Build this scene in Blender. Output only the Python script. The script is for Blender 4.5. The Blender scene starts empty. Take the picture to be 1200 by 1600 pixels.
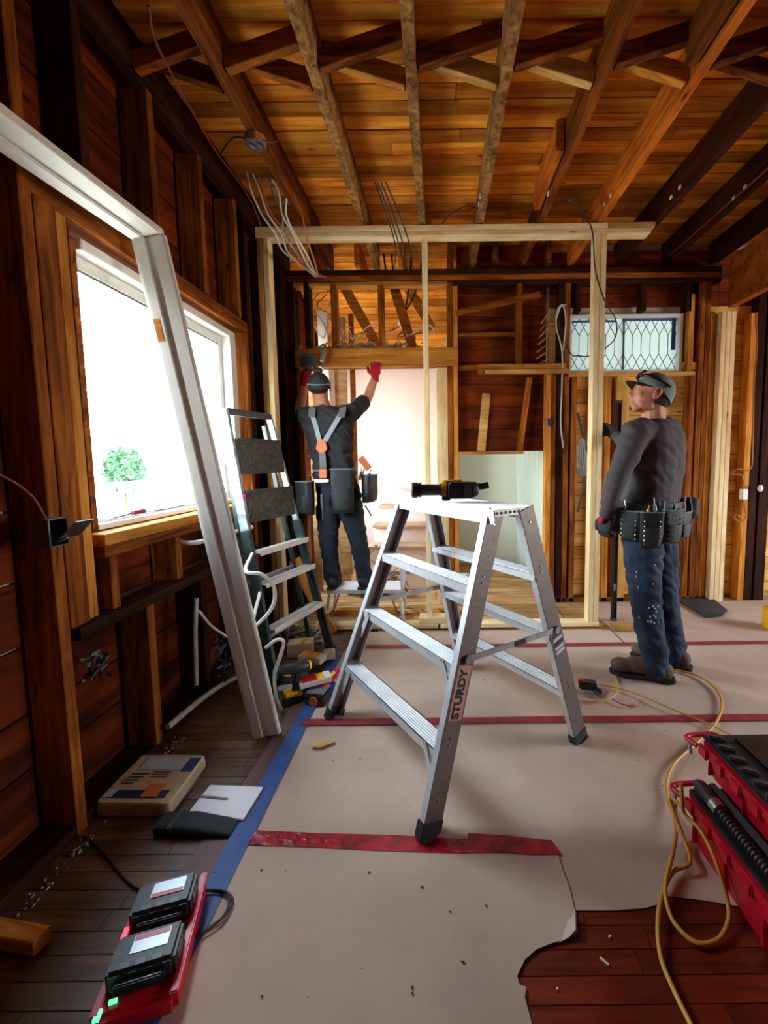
import bpy, bmesh, math, random
from mathutils import Vector as V, Matrix as M, noise
from math import pi, sin, cos, radians, sqrt, atan2
random.seed(7)
S = bpy.context.scene
COL = S.collection

# ------------------------------------------------------------------ camera
FPX, PX, PY = 660.0, 686.0, 776.0
CAM = V((0, 0, 1.29))
RC = M.Rotation(pi/2 - radians(5), 3, 'X') @ M.Rotation(-radians(.65), 3, 'Z')
cd = bpy.data.cameras.new('camera'); cam = bpy.data.objects.new('camera', cd); COL.objects.link(cam)
cam.matrix_world = M.Translation(CAM) @ RC.to_4x4()
cd.sensor_fit = 'AUTO'; cd.sensor_width = 36; cd.lens = FPX*36/1600
cd.shift_x = (600-PX)/1600; cd.shift_y = (PY-800)/1600
cd.clip_start = .02; cd.clip_end = 200
S.camera = cam

# ------------------------------------------------------------------ sky, lights, exposure
S.view_settings.view_transform = 'Standard'; S.view_settings.look = 'None'
S.view_settings.gamma = 1; S.view_settings.exposure = 0.66; S.view_settings.use_curve_mapping = False
w = bpy.data.worlds.new('sky'); S.world = w; w.use_nodes = True
nt = w.node_tree; nt.nodes.clear()
o_ = nt.nodes.new('ShaderNodeOutputWorld'); b_ = nt.nodes.new('ShaderNodeBackground')
tc = nt.nodes.new('ShaderNodeTexCoord'); sp = nt.nodes.new('ShaderNodeSeparateXYZ'); rp = nt.nodes.new('ShaderNodeValToRGB')
mr = nt.nodes.new('ShaderNodeMapRange'); mr.inputs['From Min'].default_value = -1
nt.links.new(tc.outputs['Generated'], sp.inputs[0]); nt.links.new(sp.outputs['Z'], mr.inputs['Value']); nt.links.new(mr.outputs[0], rp.inputs[0])
rp.color_ramp.elements[0].position = .49; rp.color_ramp.elements[0].color = (.62, .56, .50, 1)     # sunlit paving
rp.color_ramp.elements[1].position = .52; rp.color_ramp.elements[1].color = (.93, .97, 1, 1)
e = rp.color_ramp.elements.new(.85); e.color = (.72, .86, 1, 1)
nt.links.new(rp.outputs[0], b_.inputs[0]); b_.inputs[1].default_value = 22.0
nt.links.new(b_.outputs[0], o_.inputs[0])
cy = S.cycles
cy.use_denoising = True; cy.adaptive_threshold = .025; cy.max_bounces = 9; cy.diffuse_bounces = 5; cy.glossy_bounces = 3; cy.transmission_bounces = 6; cy.transparent_max_bounces = 8
cy.sample_clamp_indirect = 6; cy.caustics_reflective = False; cy.caustics_refractive = False

def portal(name, loc, aim, sx, sy, energy=None, color=(1, 1, 1), spread=180):
    l = bpy.data.lights.new(name, 'AREA'); l.shape = 'RECTANGLE'; l.size = sx; l.size_y = sy
    if energy is None: l.cycles.is_portal = True
    else: l.energy = energy; l.color = color; l.spread = radians(spread)
    o = bpy.data.objects.new(name, l); COL.objects.link(o); o.location = loc
    o.rotation_euler = (V(aim)-V(loc)).to_track_quat('-Z', 'Y').to_euler()
    return o
portal('window_daylight', (-1.50, 2.2, 1.57), (0, 2.2, 1.57), 1.3, 1.2)
portal('back_window_daylight', (-1.50, 4.2, 1.5), (0, 4.2, 1.5), .6, 2.2)
portal('added_side_daylight', (5.05, 1.6, 1.35), (3, 1.6, 1.35), 1.6, 1.1)  # portal of an unseen opening, added to light the room from the right

# ------------------------------------------------------------------ pixel rays of the photograph, to place things at real distances
def ray(u, v): return RC @ V(((u-PX)/FPX, -(v-PY)/FPX, -1))
def F(u, v, z=0.): d = ray(u, v); return CAM + d*((z-CAM.z)/d.z)
def D(u, v, Y): d = ray(u, v); return CAM + d*(Y/d.y)
def L(u, v, X=-1.27): d = ray(u, v); return CAM + d*(X/d.x)

# ------------------------------------------------------------------ materials
MT = {}
def newmat(name):
    m = bpy.data.materials.new(name); m.use_nodes = True; MT[name] = m
    return m, m.node_tree, m.node_tree.nodes['Principled BSDF']
def c4(c): return (c[0], c[1], c[2], 1)
def hexc(h):
    r = [int(h[i:i+2], 16)/255 for i in (0, 2, 4)]
    return tuple(((x+.055)/1.055)**2.4 if x > .04045 else x/12.92 for x in r)
def wood(name, dark, light, rough=.75, sx=2.2, sy=26, bump=.25, var=.35, knots=True, patch=.75):
    m, n, p = newmat(name); N = n.nodes; K = n.links
    t = N.new('ShaderNodeTexCoord'); oi = N.new('ShaderNodeObjectInfo')
    ad = N.new('ShaderNodeVectorMath'); ad.operation = 'ADD'
    sc = N.new('ShaderNodeVectorMath'); sc.operation = 'SCALE'; sc.inputs['Scale'].default_value = 37
    cx = N.new('ShaderNodeCombineXYZ')
    for i in range(3): K.new(oi.outputs['Random'], cx.inputs[i])
    K.new(cx.outputs[0], sc.inputs[0]); K.new(t.outputs['Object'], ad.inputs[0]); K.new(sc.outputs[0], ad.inputs[1])
    mp = N.new('ShaderNodeMapping'); mp.inputs['Scale'].default_value = (sx, sy, sy); K.new(ad.outputs[0], mp.inputs[0])
    ns = N.new('ShaderNodeTexNoise'); ns.inputs['Scale'].default_value = 1; ns.inputs['Detail'].default_value = 7; ns.inputs['Roughness'].default_value = .62; ns.inputs['Distortion'].default_value = .8
    K.new(mp.outputs[0], ns.inputs['Vector'])
    r = N.new('ShaderNodeValToRGB'); r.color_ramp.elements[0].position = .33; r.color_ramp.elements[0].color = c4(dark)
    r.color_ramp.elements[1].position = .68; r.color_ramp.elements[1].color = c4(light); K.new(ns.outputs['Fac'], r.inputs[0])
    n2 = N.new('ShaderNodeTexNoise'); n2.inputs['Scale'].default_value = 3.2; n2.inputs['Detail'].default_value = 4; K.new(ad.outputs[0], n2.inputs['Vector'])
    r2 = N.new('ShaderNodeValToRGB'); r2.color_ramp.elements[0].position = .35; r2.color_ramp.elements[0].color = (.45, .40, .36, 1)
    r2.color_ramp.elements[1].position = .6; r2.color_ramp.elements[1].color = (1, 1, 1, 1); K.new(n2.outputs['Fac'], r2.inputs[0])
    mx = N.new('ShaderNodeMixRGB'); mx.blend_type = 'MULTIPLY'; mx.inputs[0].default_value = patch; K.new(r.outputs[0], mx.inputs[1]); K.new(r2.outputs[0], mx.inputs[2])
    hs = N.new('ShaderNodeHueSaturation'); K.new(mx.outputs[0], hs.inputs['Color'])
    v = N.new('ShaderNodeMapRange'); v.inputs['To Min'].default_value = 1-var; v.inputs['To Max'].default_value = 1+var; K.new(oi.outputs['Random'], v.inputs['Value']); K.new(v.outputs[0], hs.inputs['Value'])
    last = hs.outputs[0]
    if knots:
        vo = N.new('ShaderNodeTexVoronoi'); vo.inputs['Scale'].default_value = 1; vm = N.new('ShaderNodeMapping'); vm.inputs['Scale'].default_value = (2.5, 9, 9)
        K.new(ad.outputs[0], vm.inputs[0]); K.new(vm.outputs[0], vo.inputs['Vector'])
        r3 = N.new('ShaderNodeValToRGB'); r3.color_ramp.elements[0].position = .03; r3.color_ramp.elements[0].color = (.12, .06, .03, 1)
        r3.color_ramp.elements[1].position = .10; r3.color_ramp.elements[1].color = (1, 1, 1, 1); K.new(vo.outputs['Distance'], r3.inputs[0])
        m3 = N.new('ShaderNodeMixRGB'); m3.blend_type = 'MULTIPLY'; m3.inputs[0].default_value = .85; K.new(last, m3.inputs[1]); K.new(r3.outputs[0], m3.inputs[2]); last = m3.outputs[0]
    K.new(last, p.inputs['Base Color']); p.inputs['Roughness'].default_value = rough; p.inputs['Specular IOR Level'].default_value = .5 if rough < .5 else .12
    bp = N.new('ShaderNodeBump'); bp.inputs['Strength'].default_value = bump; bp.inputs['Distance'].default_value = .004; K.new(ns.outputs['Fac'], bp.inputs['Height']); K.new(bp.outputs[0], p.inputs['Normal'])
    return m
def plain(name, col, rough=.5, metal=0., bump=0., bscale=80., var=.0, vscale=6., dirt=None, spec=.5, coat=0., voronoi=False):
    m, n, p = newmat(name); N = n.nodes; K = n.links
    p.inputs['Base Color'].default_value = c4(col); p.inputs['Roughness'].default_value = rough; p.inputs['Metallic'].default_value = metal
    p.inputs['Specular IOR Level'].default_value = spec; p.inputs['Coat Weight'].default_value = coat
    t = N.new('ShaderNodeTexCoord')
    if var or dirt:
        ns = N.new('ShaderNodeTexNoise'); ns.inputs['Scale'].default_value = vscale; ns.inputs['Detail'].default_value = 6; ns.inputs['Roughness'].default_value = .65; K.new(t.outputs['Object'], ns.inputs['Vector'])
        r = N.new('ShaderNodeValToRGB'); r.color_ramp.elements[0].position = .35; r.color_ramp.elements[1].position = .62
        r.color_ramp.elements[0].color = c4(dirt if dirt else tuple(x*(1-var) for x in col)); r.color_ramp.elements[1].color = c4(col)
        K.new(ns.outputs['Fac'], r.inputs[0]); K.new(r.outputs[0], p.inputs['Base Color'])
    if bump:
        nb = N.new('ShaderNodeTexVoronoi' if voronoi else 'ShaderNodeTexNoise'); nb.inputs['Scale'].default_value = bscale
        if not voronoi: nb.inputs['Detail'].default_value = 5
        K.new(t.outputs['Object'], nb.inputs['Vector'])
        bp = N.new('ShaderNodeBump'); bp.inputs['Strength'].default_value = bump; bp.inputs['Distance'].default_value = .01
        K.new(nb.outputs['Distance' if voronoi else 'Fac'], bp.inputs['Height']); K.new(bp.outputs[0], p.inputs['Normal'])
    return m
def glow(name, col, s):
    m, n, p = newmat(name); p.inputs['Base Color'].default_value = c4(col); p.inputs['Emission Color'].default_value = c4(col); p.inputs['Emission Strength'].default_value = s
    return m

W_JOIST = wood('joist wood', hexc('401a06'), hexc('9c5418'), var=.25)
W_JOISTT = wood('plaster marked joist wood', hexc('5a3418'), hexc('c08e54'), var=.1, bump=.5, sx=22, sy=22)
W_JOISTO = wood('orange joist wood', hexc('9c4408'), hexc('ec8a2c'), var=.1)
W_CEIL = wood('ceiling board wood', hexc('c45a0a'), hexc('ffb440'), var=.45, patch=.6, sx=1.2, sy=18)
W_STUD = wood('old stud wood', hexc('582408'), hexc('b46820'), var=.25)
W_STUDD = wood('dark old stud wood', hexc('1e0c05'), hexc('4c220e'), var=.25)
W_STUDO = wood('honey stud wood', hexc('a85c14'), hexc('eaa448'), var=.15, patch=.5)
W_RED = wood('reddish sheathing wood', hexc('361004'), hexc('8a3408'), var=.3, sx=1.2, sy=10)
W_BROWN = wood('brown sheathing wood', hexc('4c1c06'), hexc('944014'), var=.2, sx=1.2, sy=12)
W_OCHRE = wood('ochre sheathing wood', hexc('cc8c38'), hexc('ffd47c'), var=.12, patch=.35, sx=1.2, sy=10)
W_NEW = wood('new pine', hexc('e6bc7c'), hexc('fff0c4'), var=.05, patch=.25, bump=.12, sy=18)
W_NEWG = wood('honey new pine', hexc('c08838'), hexc('eac078'), var=.08, bump=.12, sy=18)
W_FLOORD = wood('dark floor plank wood', hexc('4a2e1c'), hexc('7e5434'), rough=.45, var=.22, knots=False)
W_FLOORR = wood('red brown floor plank wood', hexc('5a1808'), hexc('8c3018'), rough=.35, var=.18, knots=False)
W_DUST = wood('dusty subfloor wood', hexc('a87c48'), hexc('d8b07c'), var=.15)
W_TREAD = wood('beige stair wood', hexc('b08a68'), hexc('dcb898'), var=.08)
GALV = plain('dark galvanised metal', (.10, .105, .11), .45, .6, var=.3)
W_PINK = wood('pink stained sheathing', hexc('8a4022'), hexc('c47850'), var=.1, sx=2, sy=4)
ALU = plain('brushed aluminium', (.86, .87, .90), .42, .55, .05, 40, var=.18, vscale=9)
ALUW = plain('shaded scuffed aluminium web', (.19, .15, .133), .5, .4, .1, 60, var=.2, vscale=12)  # dark brown base puts shade into the webs; the window-lit flanges stay bright
ALUD = plain('worn dull aluminium', (.42, .40, .39), .5, .8, .1, 60, var=.3, vscale=14)
BLACK = plain('black plastic', (.018, .019, .022), .45, bump=.1, bscale=200)
BLACKG = plain('glossy black plastic', (.012, .014, .018), .25)
DGREY = plain('dark grey plastic', (.06, .065, .075), .45)
GREY = plain('grey metal', (.32, .33, .35), .4, .7, var=.2)
STEEL = plain('steel', (.62, .63, .65), .28, 1.)
REDP = plain('red moulded plastic', hexc('d0122a'), .38, var=.25, vscale=10)
YEL = plain('yellow tool plastic', hexc('f0b010'), .45)
FIBRE = plain('dark green fibreglass', hexc('2c3a38'), .45, bump=.15, bscale=120, var=.4, vscale=20)
RAILW = plain('paint splashed rail', hexc('aab4b8'), .5, .2, dirt=hexc('4c585c'), vscale=16)
PLATS = plain('paint splattered black tray', hexc('2a2a2a'), .7, bump=.3, bscale=60, dirt=hexc('5a554e'), vscale=45)
WPAINT = plain('off white painted jamb', hexc('e2dfd8'), .42, bump=.04, bscale=30, var=.08, vscale=5)
WFRAME = plain('white window frame paint', hexc('e8e8e4'), .45, var=.05)
DRYP = plain('pinkish drywall', hexc('fbe6d8'), .85, bump=.05, bscale=60, var=.06, vscale=2.5)
DRYG = plain('pale green drywall', hexc('eaeede'), .85, bump=.05, bscale=60, var=.04, vscale=3)
PAPER = plain('builder floor paper', hexc('c8ad9b'), .85, bump=.3, bscale=7, var=.2, vscale=1.7)
TAPEB = plain('blue masking tape', hexc('34569c'), .6, bump=.2, bscale=40, var=.3, vscale=20)
TAPER = plain('red sheathing tape', hexc('c80828'), .28, bump=.6, bscale=30, dirt=hexc('5a0818'), vscale=22)
TAPEP = plain('dusty red tape', hexc('a02c3c'), .6, bump=.3, bscale=24, var=.35, vscale=10)
WIREW = plain('white cable sheath', hexc('d8d4ca'), .5)
WIREB = plain('black cable sheath', (.015, .015, .017), .5)
WIRER = plain('red cable sheath', hexc('701812'), .5)
COPPER = plain('copper brown wire', hexc('a85c30'), .4)
HOSE = plain('yellow air hose', hexc('d09a3c'), .45, var=.12)
STUCCO = plain('outer wall stucco', (.55, .5, .44), .9, bump=.4)
PVC = plain('weathered grey pipe', hexc('b8b4a8'), .6, var=.35, vscale=14)
SKIN = plain('skin', hexc('d08a6c'), .5, bump=.05, bscale=90, var=.12, vscale=18, spec=.4)
HAIR = plain('dark brown hair', hexc('2a1a12'), .8, bump=.6, bscale=160)
TSHIRT = plain('black cotton', (.022, .023, .027), .9, bump=.35, bscale=14, var=.25, vscale=7)
SWEAT = plain('charcoal heathered jersey', hexc('565154'), .95, bump=.35, bscale=12, var=.22, vscale=60)
DENIM = plain('blue denim', hexc('2c3d55'), .9, bump=.4, bscale=16, dirt=hexc('101926'), vscale=9)
DENIMD = plain('dark navy work cloth', hexc('1c2735'), .9, bump=.4, bscale=16, var=.4, vscale=9)
BOOT = plain('brown grey suede', hexc('6a5648'), .85, bump=.2, bscale=70, var=.3, vscale=20)
SOLE = plain('dark rubber', (.02, .02, .022), .7)
CAPG = plain('sage grey cap cloth', hexc('7d8c88'), .9, bump=.1, bscale=200, var=.12)
GLOVER = plain('red glove knit', hexc('c01830'), .8, bump=.3, bscale=120)
GLOVEB = plain('black glove knit', (.03, .03, .035), .7, bump=.3, bscale=120)
POUCH = plain('black ballistic nylon', (.02, .021, .024), .62, bump=.3, bscale=90, var=.3, vscale=14)
POUCHT = plain('grey webbing trim', hexc('6e7478'), .7, bump=.2, bscale=150)
SUSP = plain('grey suspender webbing', hexc('8a9296'), .75, bump=.2, bscale=150)
LEATHO = plain('orange tan leather', hexc('c8622c'), .55, bump=.2, bscale=50, var=.2)
PAPERW = plain('white pad paper', hexc('eeeaf2'), .8)
KRAFT = plain('kraft sack paper', hexc('c8ac88'), .7, bump=.35, bscale=12, var=.15, vscale=8)
NAVY = plain('navy print', hexc('16305e'), .5)
ORANGE = plain('orange print', hexc('d8722a'), .5)
CYANB = plain('light grey blue print', hexc('b8c0c8'), .5)
DEBRIS = plain('broken plaster and lath', hexc('a89478'), .95, bump=.6, bscale=30, var=.35, vscale=12)
GREEN = plain('leaf green', hexc('1c5028'), .7, var=.4)
BRICKR = plain('brick red render', hexc('c07860'), .9)
PAVE = plain('pale paving', hexc('b8b0a4'), .9, bump=.2)
SIDING = plain('white siding', hexc('e8e8e4'), .8)
GLED = glow('green indicator light', (.1, 1, .3), 1.2); RLED = glow('red indicator light', (1, .05, .08), 1.5)
SLATE = plain('dark slate mat', (.045, .048, .055), .7, bump=.3, bscale=50, var=.3)
LEAD = plain('lead came', (.10, .10, .11), .5, .5)
m, n, p = newmat('clear glass'); p.inputs['Base Color'].default_value = (1, 1, 1, 1)
n.nodes.remove(p); tr = n.nodes.new('ShaderNodeBsdfTransparent'); gl = n.nodes.new('ShaderNodeBsdfGlossy'); gl.inputs['Roughness'].default_value = .03; mx = n.nodes.new('ShaderNodeMixShader'); mx.inputs[0].default_value = .05
tr.inputs[0].default_value = (.96, .99, .98, 1)
n.links.new(tr.outputs[0], mx.inputs[1]); n.links.new(gl.outputs[0], mx.inputs[2]); n.links.new(mx.outputs[0], n.nodes['Material Output'].inputs[0]); GLASS = m
def translucent(name, col, tcol, f):
    m, n, p = newmat(name); n.nodes.remove(p)
    a = n.nodes.new('ShaderNodeBsdfTranslucent'); a.inputs[0].default_value = c4(col)
    d = n.nodes.new('ShaderNodeBsdfDiffuse'); d.inputs[0].default_value = c4(col)
    t = n.nodes.new('ShaderNodeBsdfTransparent'); t.inputs[0].default_value = c4(tcol)
    m1 = n.nodes.new('ShaderNodeMixShader'); m2 = n.nodes.new('ShaderNodeMixShader'); m2.inputs[0].default_value = f
    n.links.new(a.outputs[0], m1.inputs[1]); n.links.new(d.outputs[0], m1.inputs[2]); n.links.new(m1.outputs[0], m2.inputs[1]); n.links.new(t.outputs[0], m2.inputs[2])
    n.links.new(m2.outputs[0], n.nodes['Material Output'].inputs[0]); return m
FROST = translucent('textured pale glass', (.40, .47, .46), (.5, .6, .58), .03)
FILM = translucent('milky plastic film', (.86, .92, .86), (.9, .95, .9), .25)
BAGW = translucent('clear plastic bag', (.7, .68, .66), (.95, .95, .95), .8)

# ------------------------------------------------------------------ object helpers
def wmat(o):
    m = o.matrix_basis.copy()
    return (wmat(o.parent) @ o.matrix_parent_inverse @ m) if o.parent else m
def attach(o, parent):
    if parent: o.parent = parent; o.matrix_parent_inverse = wmat(parent).inverted()
def tag(o, label=None, cat=None, group=None, kind=None):
    if label: o['label'] = label
    if cat: o['category'] = cat
    if group: o['group'] = group
    if kind: o['kind'] = kind
    return o
def thing(name, loc, label, cat, group=None):
    o = bpy.data.objects.new(name, None); o.empty_display_size = .05; COL.objects.link(o); o.location = loc
    return tag(o, label, cat, group)
class MB:
    def __init__(s): s.v = []; s.f = []
    def add(s, vs, fs):
        b = len(s.v); s.v += [V(x) for x in vs]; s.f += [tuple(i+b for i in f) for f in fs]; return s
    def box(s, lo, hi):
        x0, y0, z0 = lo; x1, y1, z1 = hi
        return s.add([(x0,y0,z0),(x1,y0,z0),(x1,y1,z0),(x0,y1,z0),(x0,y0,z1),(x1,y0,z1),(x1,y1,z1),(x0,y1,z1)],
                     [(3,2,1,0),(4,5,6,7),(0,1,5,4),(1,2,6,5),(2,3,7,6),(3,0,4,7)])
    def obox(s, c, ax, ay, az):      # centre and three half-axis vectors
        c, ax, ay, az = V(c), V(ax), V(ay), V(az)
        if ax.cross(ay).dot(az) < 0: az = -az
        return s.add([c-ax-ay-az, c+ax-ay-az, c+ax+ay-az, c-ax+ay-az, c-ax-ay+az, c+ax-ay+az, c+ax+ay+az, c-ax+ay+az],
                     [(3,2,1,0),(4,5,6,7),(0,1,5,4),(1,2,6,5),(2,3,7,6),(3,0,4,7)])
    def bar(s, p0, p1, w, h, up=(0, 0, 1)):
        p0, p1 = V(p0), V(p1); d = (p1-p0); a = d.normalized(); y = V(up).cross(a).normalized(); z = a.cross(y)
        return s.obox((p0+p1)/2, d/2, y*w/2, z*h/2)
    def loft(s, rings, cap=True):    # rings: lists of points of equal length
        n = len(rings[0]); vs = [p for r in rings for p in r]; fs = []
        for i in range(len(rings)-1):
            for j in range(n): fs.append((i*n+j, i*n+(j+1) % n, (i+1)*n+(j+1) % n, (i+1)*n+j))
        if cap: fs.append(tuple(range(n))[::-1]); fs.append(tuple((len(rings)-1)*n+j for j in range(n)))
        return s.add(vs, fs)
    def cyl(s, p0, p1, r0, r1=None, n=12):
        return s.tube([p0, p1], [r0, r0 if r1 is None else r1], n)
    def tube(s, pts, r, n=8, cap=True):
        pts = [V(p) for p in pts]; rr = r if isinstance(r, (list, tuple)) else [r]*len(pts)
        rings = []; t = (pts[1]-pts[0]).normalized(); a = t.orthogonal().normalized()
        for i, p in enumerate(pts):
            t = (pts[min(i+1, len(pts)-1)]-pts[max(i-1, 0)])
            if t.length < 1e-9: t = V((0, 0, 1))
            t.normalize(); a = (a - t*a.dot(t)); a = a.normalized() if a.length > 1e-6 else t.orthogonal().normalized(); b = t.cross(a)
            rings.append([p+(a*cos(2*pi*k/n)+b*sin(2*pi*k/n))*rr[i] for k in range(n)])
        return s.loft(rings, cap)
    def sph(s, c, r, rot=None, nu=16, nv=10):
        c = V(c); r = (r, r, r) if isinstance(r, (int, float)) else r; rings = []
        for i in range(1, nv):
            th = pi*i/nv; ring = []
            for j in range(nu):
                q = V((r[0]*sin(th)*cos(2*pi*j/nu), r[1]*sin(th)*sin(2*pi*j/nu), -r[2]*cos(th)))
                ring.append(c+(rot @ q if rot else q))
            rings.append(ring)
        b = len(s.v); s.loft(rings, False)
        t = V((0, 0, r[2])); t = rot @ t if rot else t; s.v += [c-t, c+t]; k = len(s.v)
        for j in range(nu):
            s.f.append((k-2, b+(j+1) % nu, b+j)); o = b+(nv-2)*nu; s.f.append((k-1, o+j, o+(j+1) % nu))
        return s
    def prism(s, poly, org, ex, ey, ez):   # 2D polygon in plane (ex, ey) pushed along ez
        org, ex, ey, ez = V(org), V(ex), V(ey), V(ez)
        a = [org+ex*x+ey*y for x, y in poly]
        if ex.cross(ey).dot(ez) < 0: a = a[::-1]
        return s.loft([a, [q+ez for q in a]])
    def mesh(s, name, smooth=False):
        xs = [v.x for v in s.v]; ys = [v.y for v in s.v]; zs = [v.z for v in s.v]
        c = V(((min(xs)+max(xs))/2, (min(ys)+max(ys))/2, (min(zs)+max(zs))/2))
        me = bpy.data.meshes.new(name); me.from_pydata([v-c for v in s.v], [], s.f); me.validate()
        if smooth: me.polygons.foreach_set('use_smooth', [True]*len(me.polygons)); me.set_sharp_from_angle(angle=radians(48))
        return me, c
    def build(s, name, mat, parent=None, smooth=False, bevel=0., kind=None, label=None):
        me, c = s.mesh(name, smooth); me.materials.append(mat)
        if bevel:
            bm = bmesh.new(); bm.from_mesh(me); bmesh.ops.recalc_face_normals(bm, faces=bm.faces)
            bmesh.ops.bevel(bm, geom=[e for e in bm.edges if e.is_manifold and e.calc_face_angle(0) > .6], offset=bevel, segments=2, affect='EDGES', clamp_overlap=True)
            bm.to_mesh(me); bm.free()
        o = bpy.data.objects.new(name, me); COL.objects.link(o); o.location = c; attach(o, parent)
        if smooth and not bevel: pass
        if kind: o['kind'] = kind
        if label: o['label'] = label
        return o
_cache = {}
def beam(name, p0, p1, wy, hz, mat, parent=None, up=(0, 0, 1), label=None, bevel=.003):
    """timber with its grain along local X; alike pieces share mesh data"""
    p0, p1 = V(p0), V(p1); d = p1-p0; Ln = d.length; a = d/Ln; y = V(up).cross(a).normalized(); z = a.cross(y)
    key = (round(Ln, 3), round(wy, 3), round(hz, 3), mat.name, bevel)
    if key not in _cache:
        m = MB().box((-Ln/2, -wy/2, -hz/2), (Ln/2, wy/2, hz/2)); me, c = m.mesh(name); me.materials.append(mat)
        if bevel:
            bm = bmesh.new(); bm.from_mesh(me); bmesh.ops.recalc_face_normals(bm, faces=bm.faces)
            bmesh.ops.bevel(bm, geom=[e for e in bm.edges if abs((e.verts[0].co-e.verts[1].co).normalized().x) > .9], offset=bevel, segments=1, affect='EDGES'); bm.to_mesh(me); bm.free()
        _cache[key] = me
    o = bpy.data.objects.new(name, _cache[key]); COL.objects.link(o)
    o.matrix_basis = M.Translation((p0+p1)/2) @ M((a, y, z)).transposed().to_4x4()
    attach(o, parent)
    if label: o['label'] = label
    return o
def spline(pts, k=8):
    pts = [V(p) for p in pts]; P = [pts[0]*2-pts[1]]+pts+[pts[-1]*2-pts[-2]]; out = []
    for i in range(1, len(P)-2):
        a, b, c, d = P[i-1:i+3]
        for j in range(k):
            t = j/k; out.append(.5*((2*b)+(c-a)*t+(2*a-5*b+4*c-d)*t*t+(3*b-a-3*c+d)*t**3))
    out.append(P[-2]); return out
def wire(name, pts, r, mat, parent=None, k=8, n=8):
    return MB().tube(spline(pts, k), r, n).build(name, mat, parent, smooth=True)
def organic(name, mb, mat, parent=None, voxel=.01, it=6, disp=0., dscale=.12):
    """union of overlapping solids fused to one smooth skin"""
    me, c = mb.mesh(name); o = bpy.data.objects.new(name, me); COL.objects.link(o)
    r = o.modifiers.new('r', 'REMESH'); r.mode = 'VOXEL'; r.voxel_size = voxel
    sm = o.modifiers.new('s', 'SMOOTH'); sm.factor = .5; sm.iterations = it
    dg = bpy.context.evaluated_depsgraph_get(); ev = o.evaluated_get(dg); nm = bpy.data.meshes.new_from_object(ev)
    o.modifiers.clear(); o.data = nm; nm.name = name; bpy.data.meshes.remove(me)
    if disp:
        for v, no in zip(nm.vertices, [n_.vector.copy() for n_ in nm.vertex_normals]):
            p = (v.co+c); q = V((p.x, p.y, p.z*1.7+p.x*.8))/dscale
            v.co += no*disp*(abs(noise.noise(q))*2-.5)
    nm.materials.clear(); nm.materials.append(mat); nm.polygons.foreach_set('use_smooth', [True]*len(nm.polygons))
    o.location = c; attach(o, parent); return o
def text(name, body, size, loc, ex, ey, mat, parent, extrude=.0006):
    cu = bpy.data.curves.new(name, 'FONT'); cu.body = body; cu.size = size; cu.extrude = extrude; cu.align_x = 'CENTER'; cu.align_y = 'CENTER'; cu.offset = size*.045; cu.resolution_u = 3
    t = bpy.data.objects.new('t', cu); COL.objects.link(t); dg = bpy.context.evaluated_depsgraph_get(); me = bpy.data.meshes.new_from_object(t.evaluated_get(dg)); bpy.data.objects.remove(t)
    me.materials.clear(); me.materials.append(mat); me.name = name
    o = bpy.data.objects.new(name, me); COL.objects.link(o); ex, ey = V(ex).normalized(), V(ey).normalized()
    o.matrix_basis = M.Translation(V(loc)) @ M((ex, ey, ex.cross(ey))).transposed().to_4x4(); attach(o, parent); return o

# ================================================================== THE SHELL
def slab_holes(name, axis, a0, a1, u0, u1, z0, z1, holes, mat):
    us = sorted({u0, u1, *[h[0] for h in holes], *[h[1] for h in holes]}); zs = sorted({z0, z1, *[h[2] for h in holes], *[h[3] for h in holes]})
    mb = MB()
    for i in range(len(us)-1):
        for j in range(len(zs)-1):
            cu, cz = (us[i]+us[i+1])/2, (zs[j]+zs[j+1])/2
            if any(h[0] < cu < h[1] and h[2] < cz < h[3] for h in holes): continue
            if axis == 'X': mb.box((a0, us[i], zs[j]), (a1, us[i+1], zs[j+1]))
            else: mb.box((us[i], a0, zs[j]), (us[i+1], a1, zs[j+1]))
    return tag(mb.build(name, mat), kind='structure')
ZC = 3.12; ZJ = 2.935                     # underside of the boards, underside of the joists
WIN = (1.60, 2.82, 1.03, 2.12)            # Y0 Y1 z0 z1 of the left window
wall_left = slab_holes('wall_left', 'X', -1.46, -1.42, -2.05, 5.5, -.3, 3.3, [WIN, (3.92, 4.48, .4, 2.6)], STUCCO)
LW = (1.135, 2.115, 2.025, 2.515)         # leaded window X0 X1 z0 z1
wall_back = slab_holes('wall_back', 'Y', 3.83, 3.86, .97, 5.0, -.3, 3.3, [LW], STUCCO)
wall_rear = slab_holes('wall_rear', 'Y', -2.10, -2.05, -1.46, 5.05, -.3, 3.3, [], W_BROWN)
wall_right = slab_holes('wall_right', 'X', 5.0, 5.05, -2.05, 3.86, -.3, 3.3, [(.8, 2.4, .8, 1.9)], W_BROWN)  # unseen side opening is added, placed and sized for the light it lets in
wall_hall = slab_holes('wall_hall', 'Y', 5.42, 5.48, -1.46, 1.25, -.3, 3.3, [], STUCCO)
wall_stair = slab_holes('wall_stairwell', 'X', 1.16, 1.20, 3.86, 5.42, -.3, 3.3, [], STUCCO)
ceiling = tag(MB().box((-1.46, -2.1, ZC+.022), (5.05, 5.5, ZC+.06)).build('ceiling', W_BROWN), kind='structure')
floor = tag(MB().box((-1.46, -2.1, -.30), (5.05, 5.5, -.02)).build('floor', W_BROWN), kind='structure')

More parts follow.
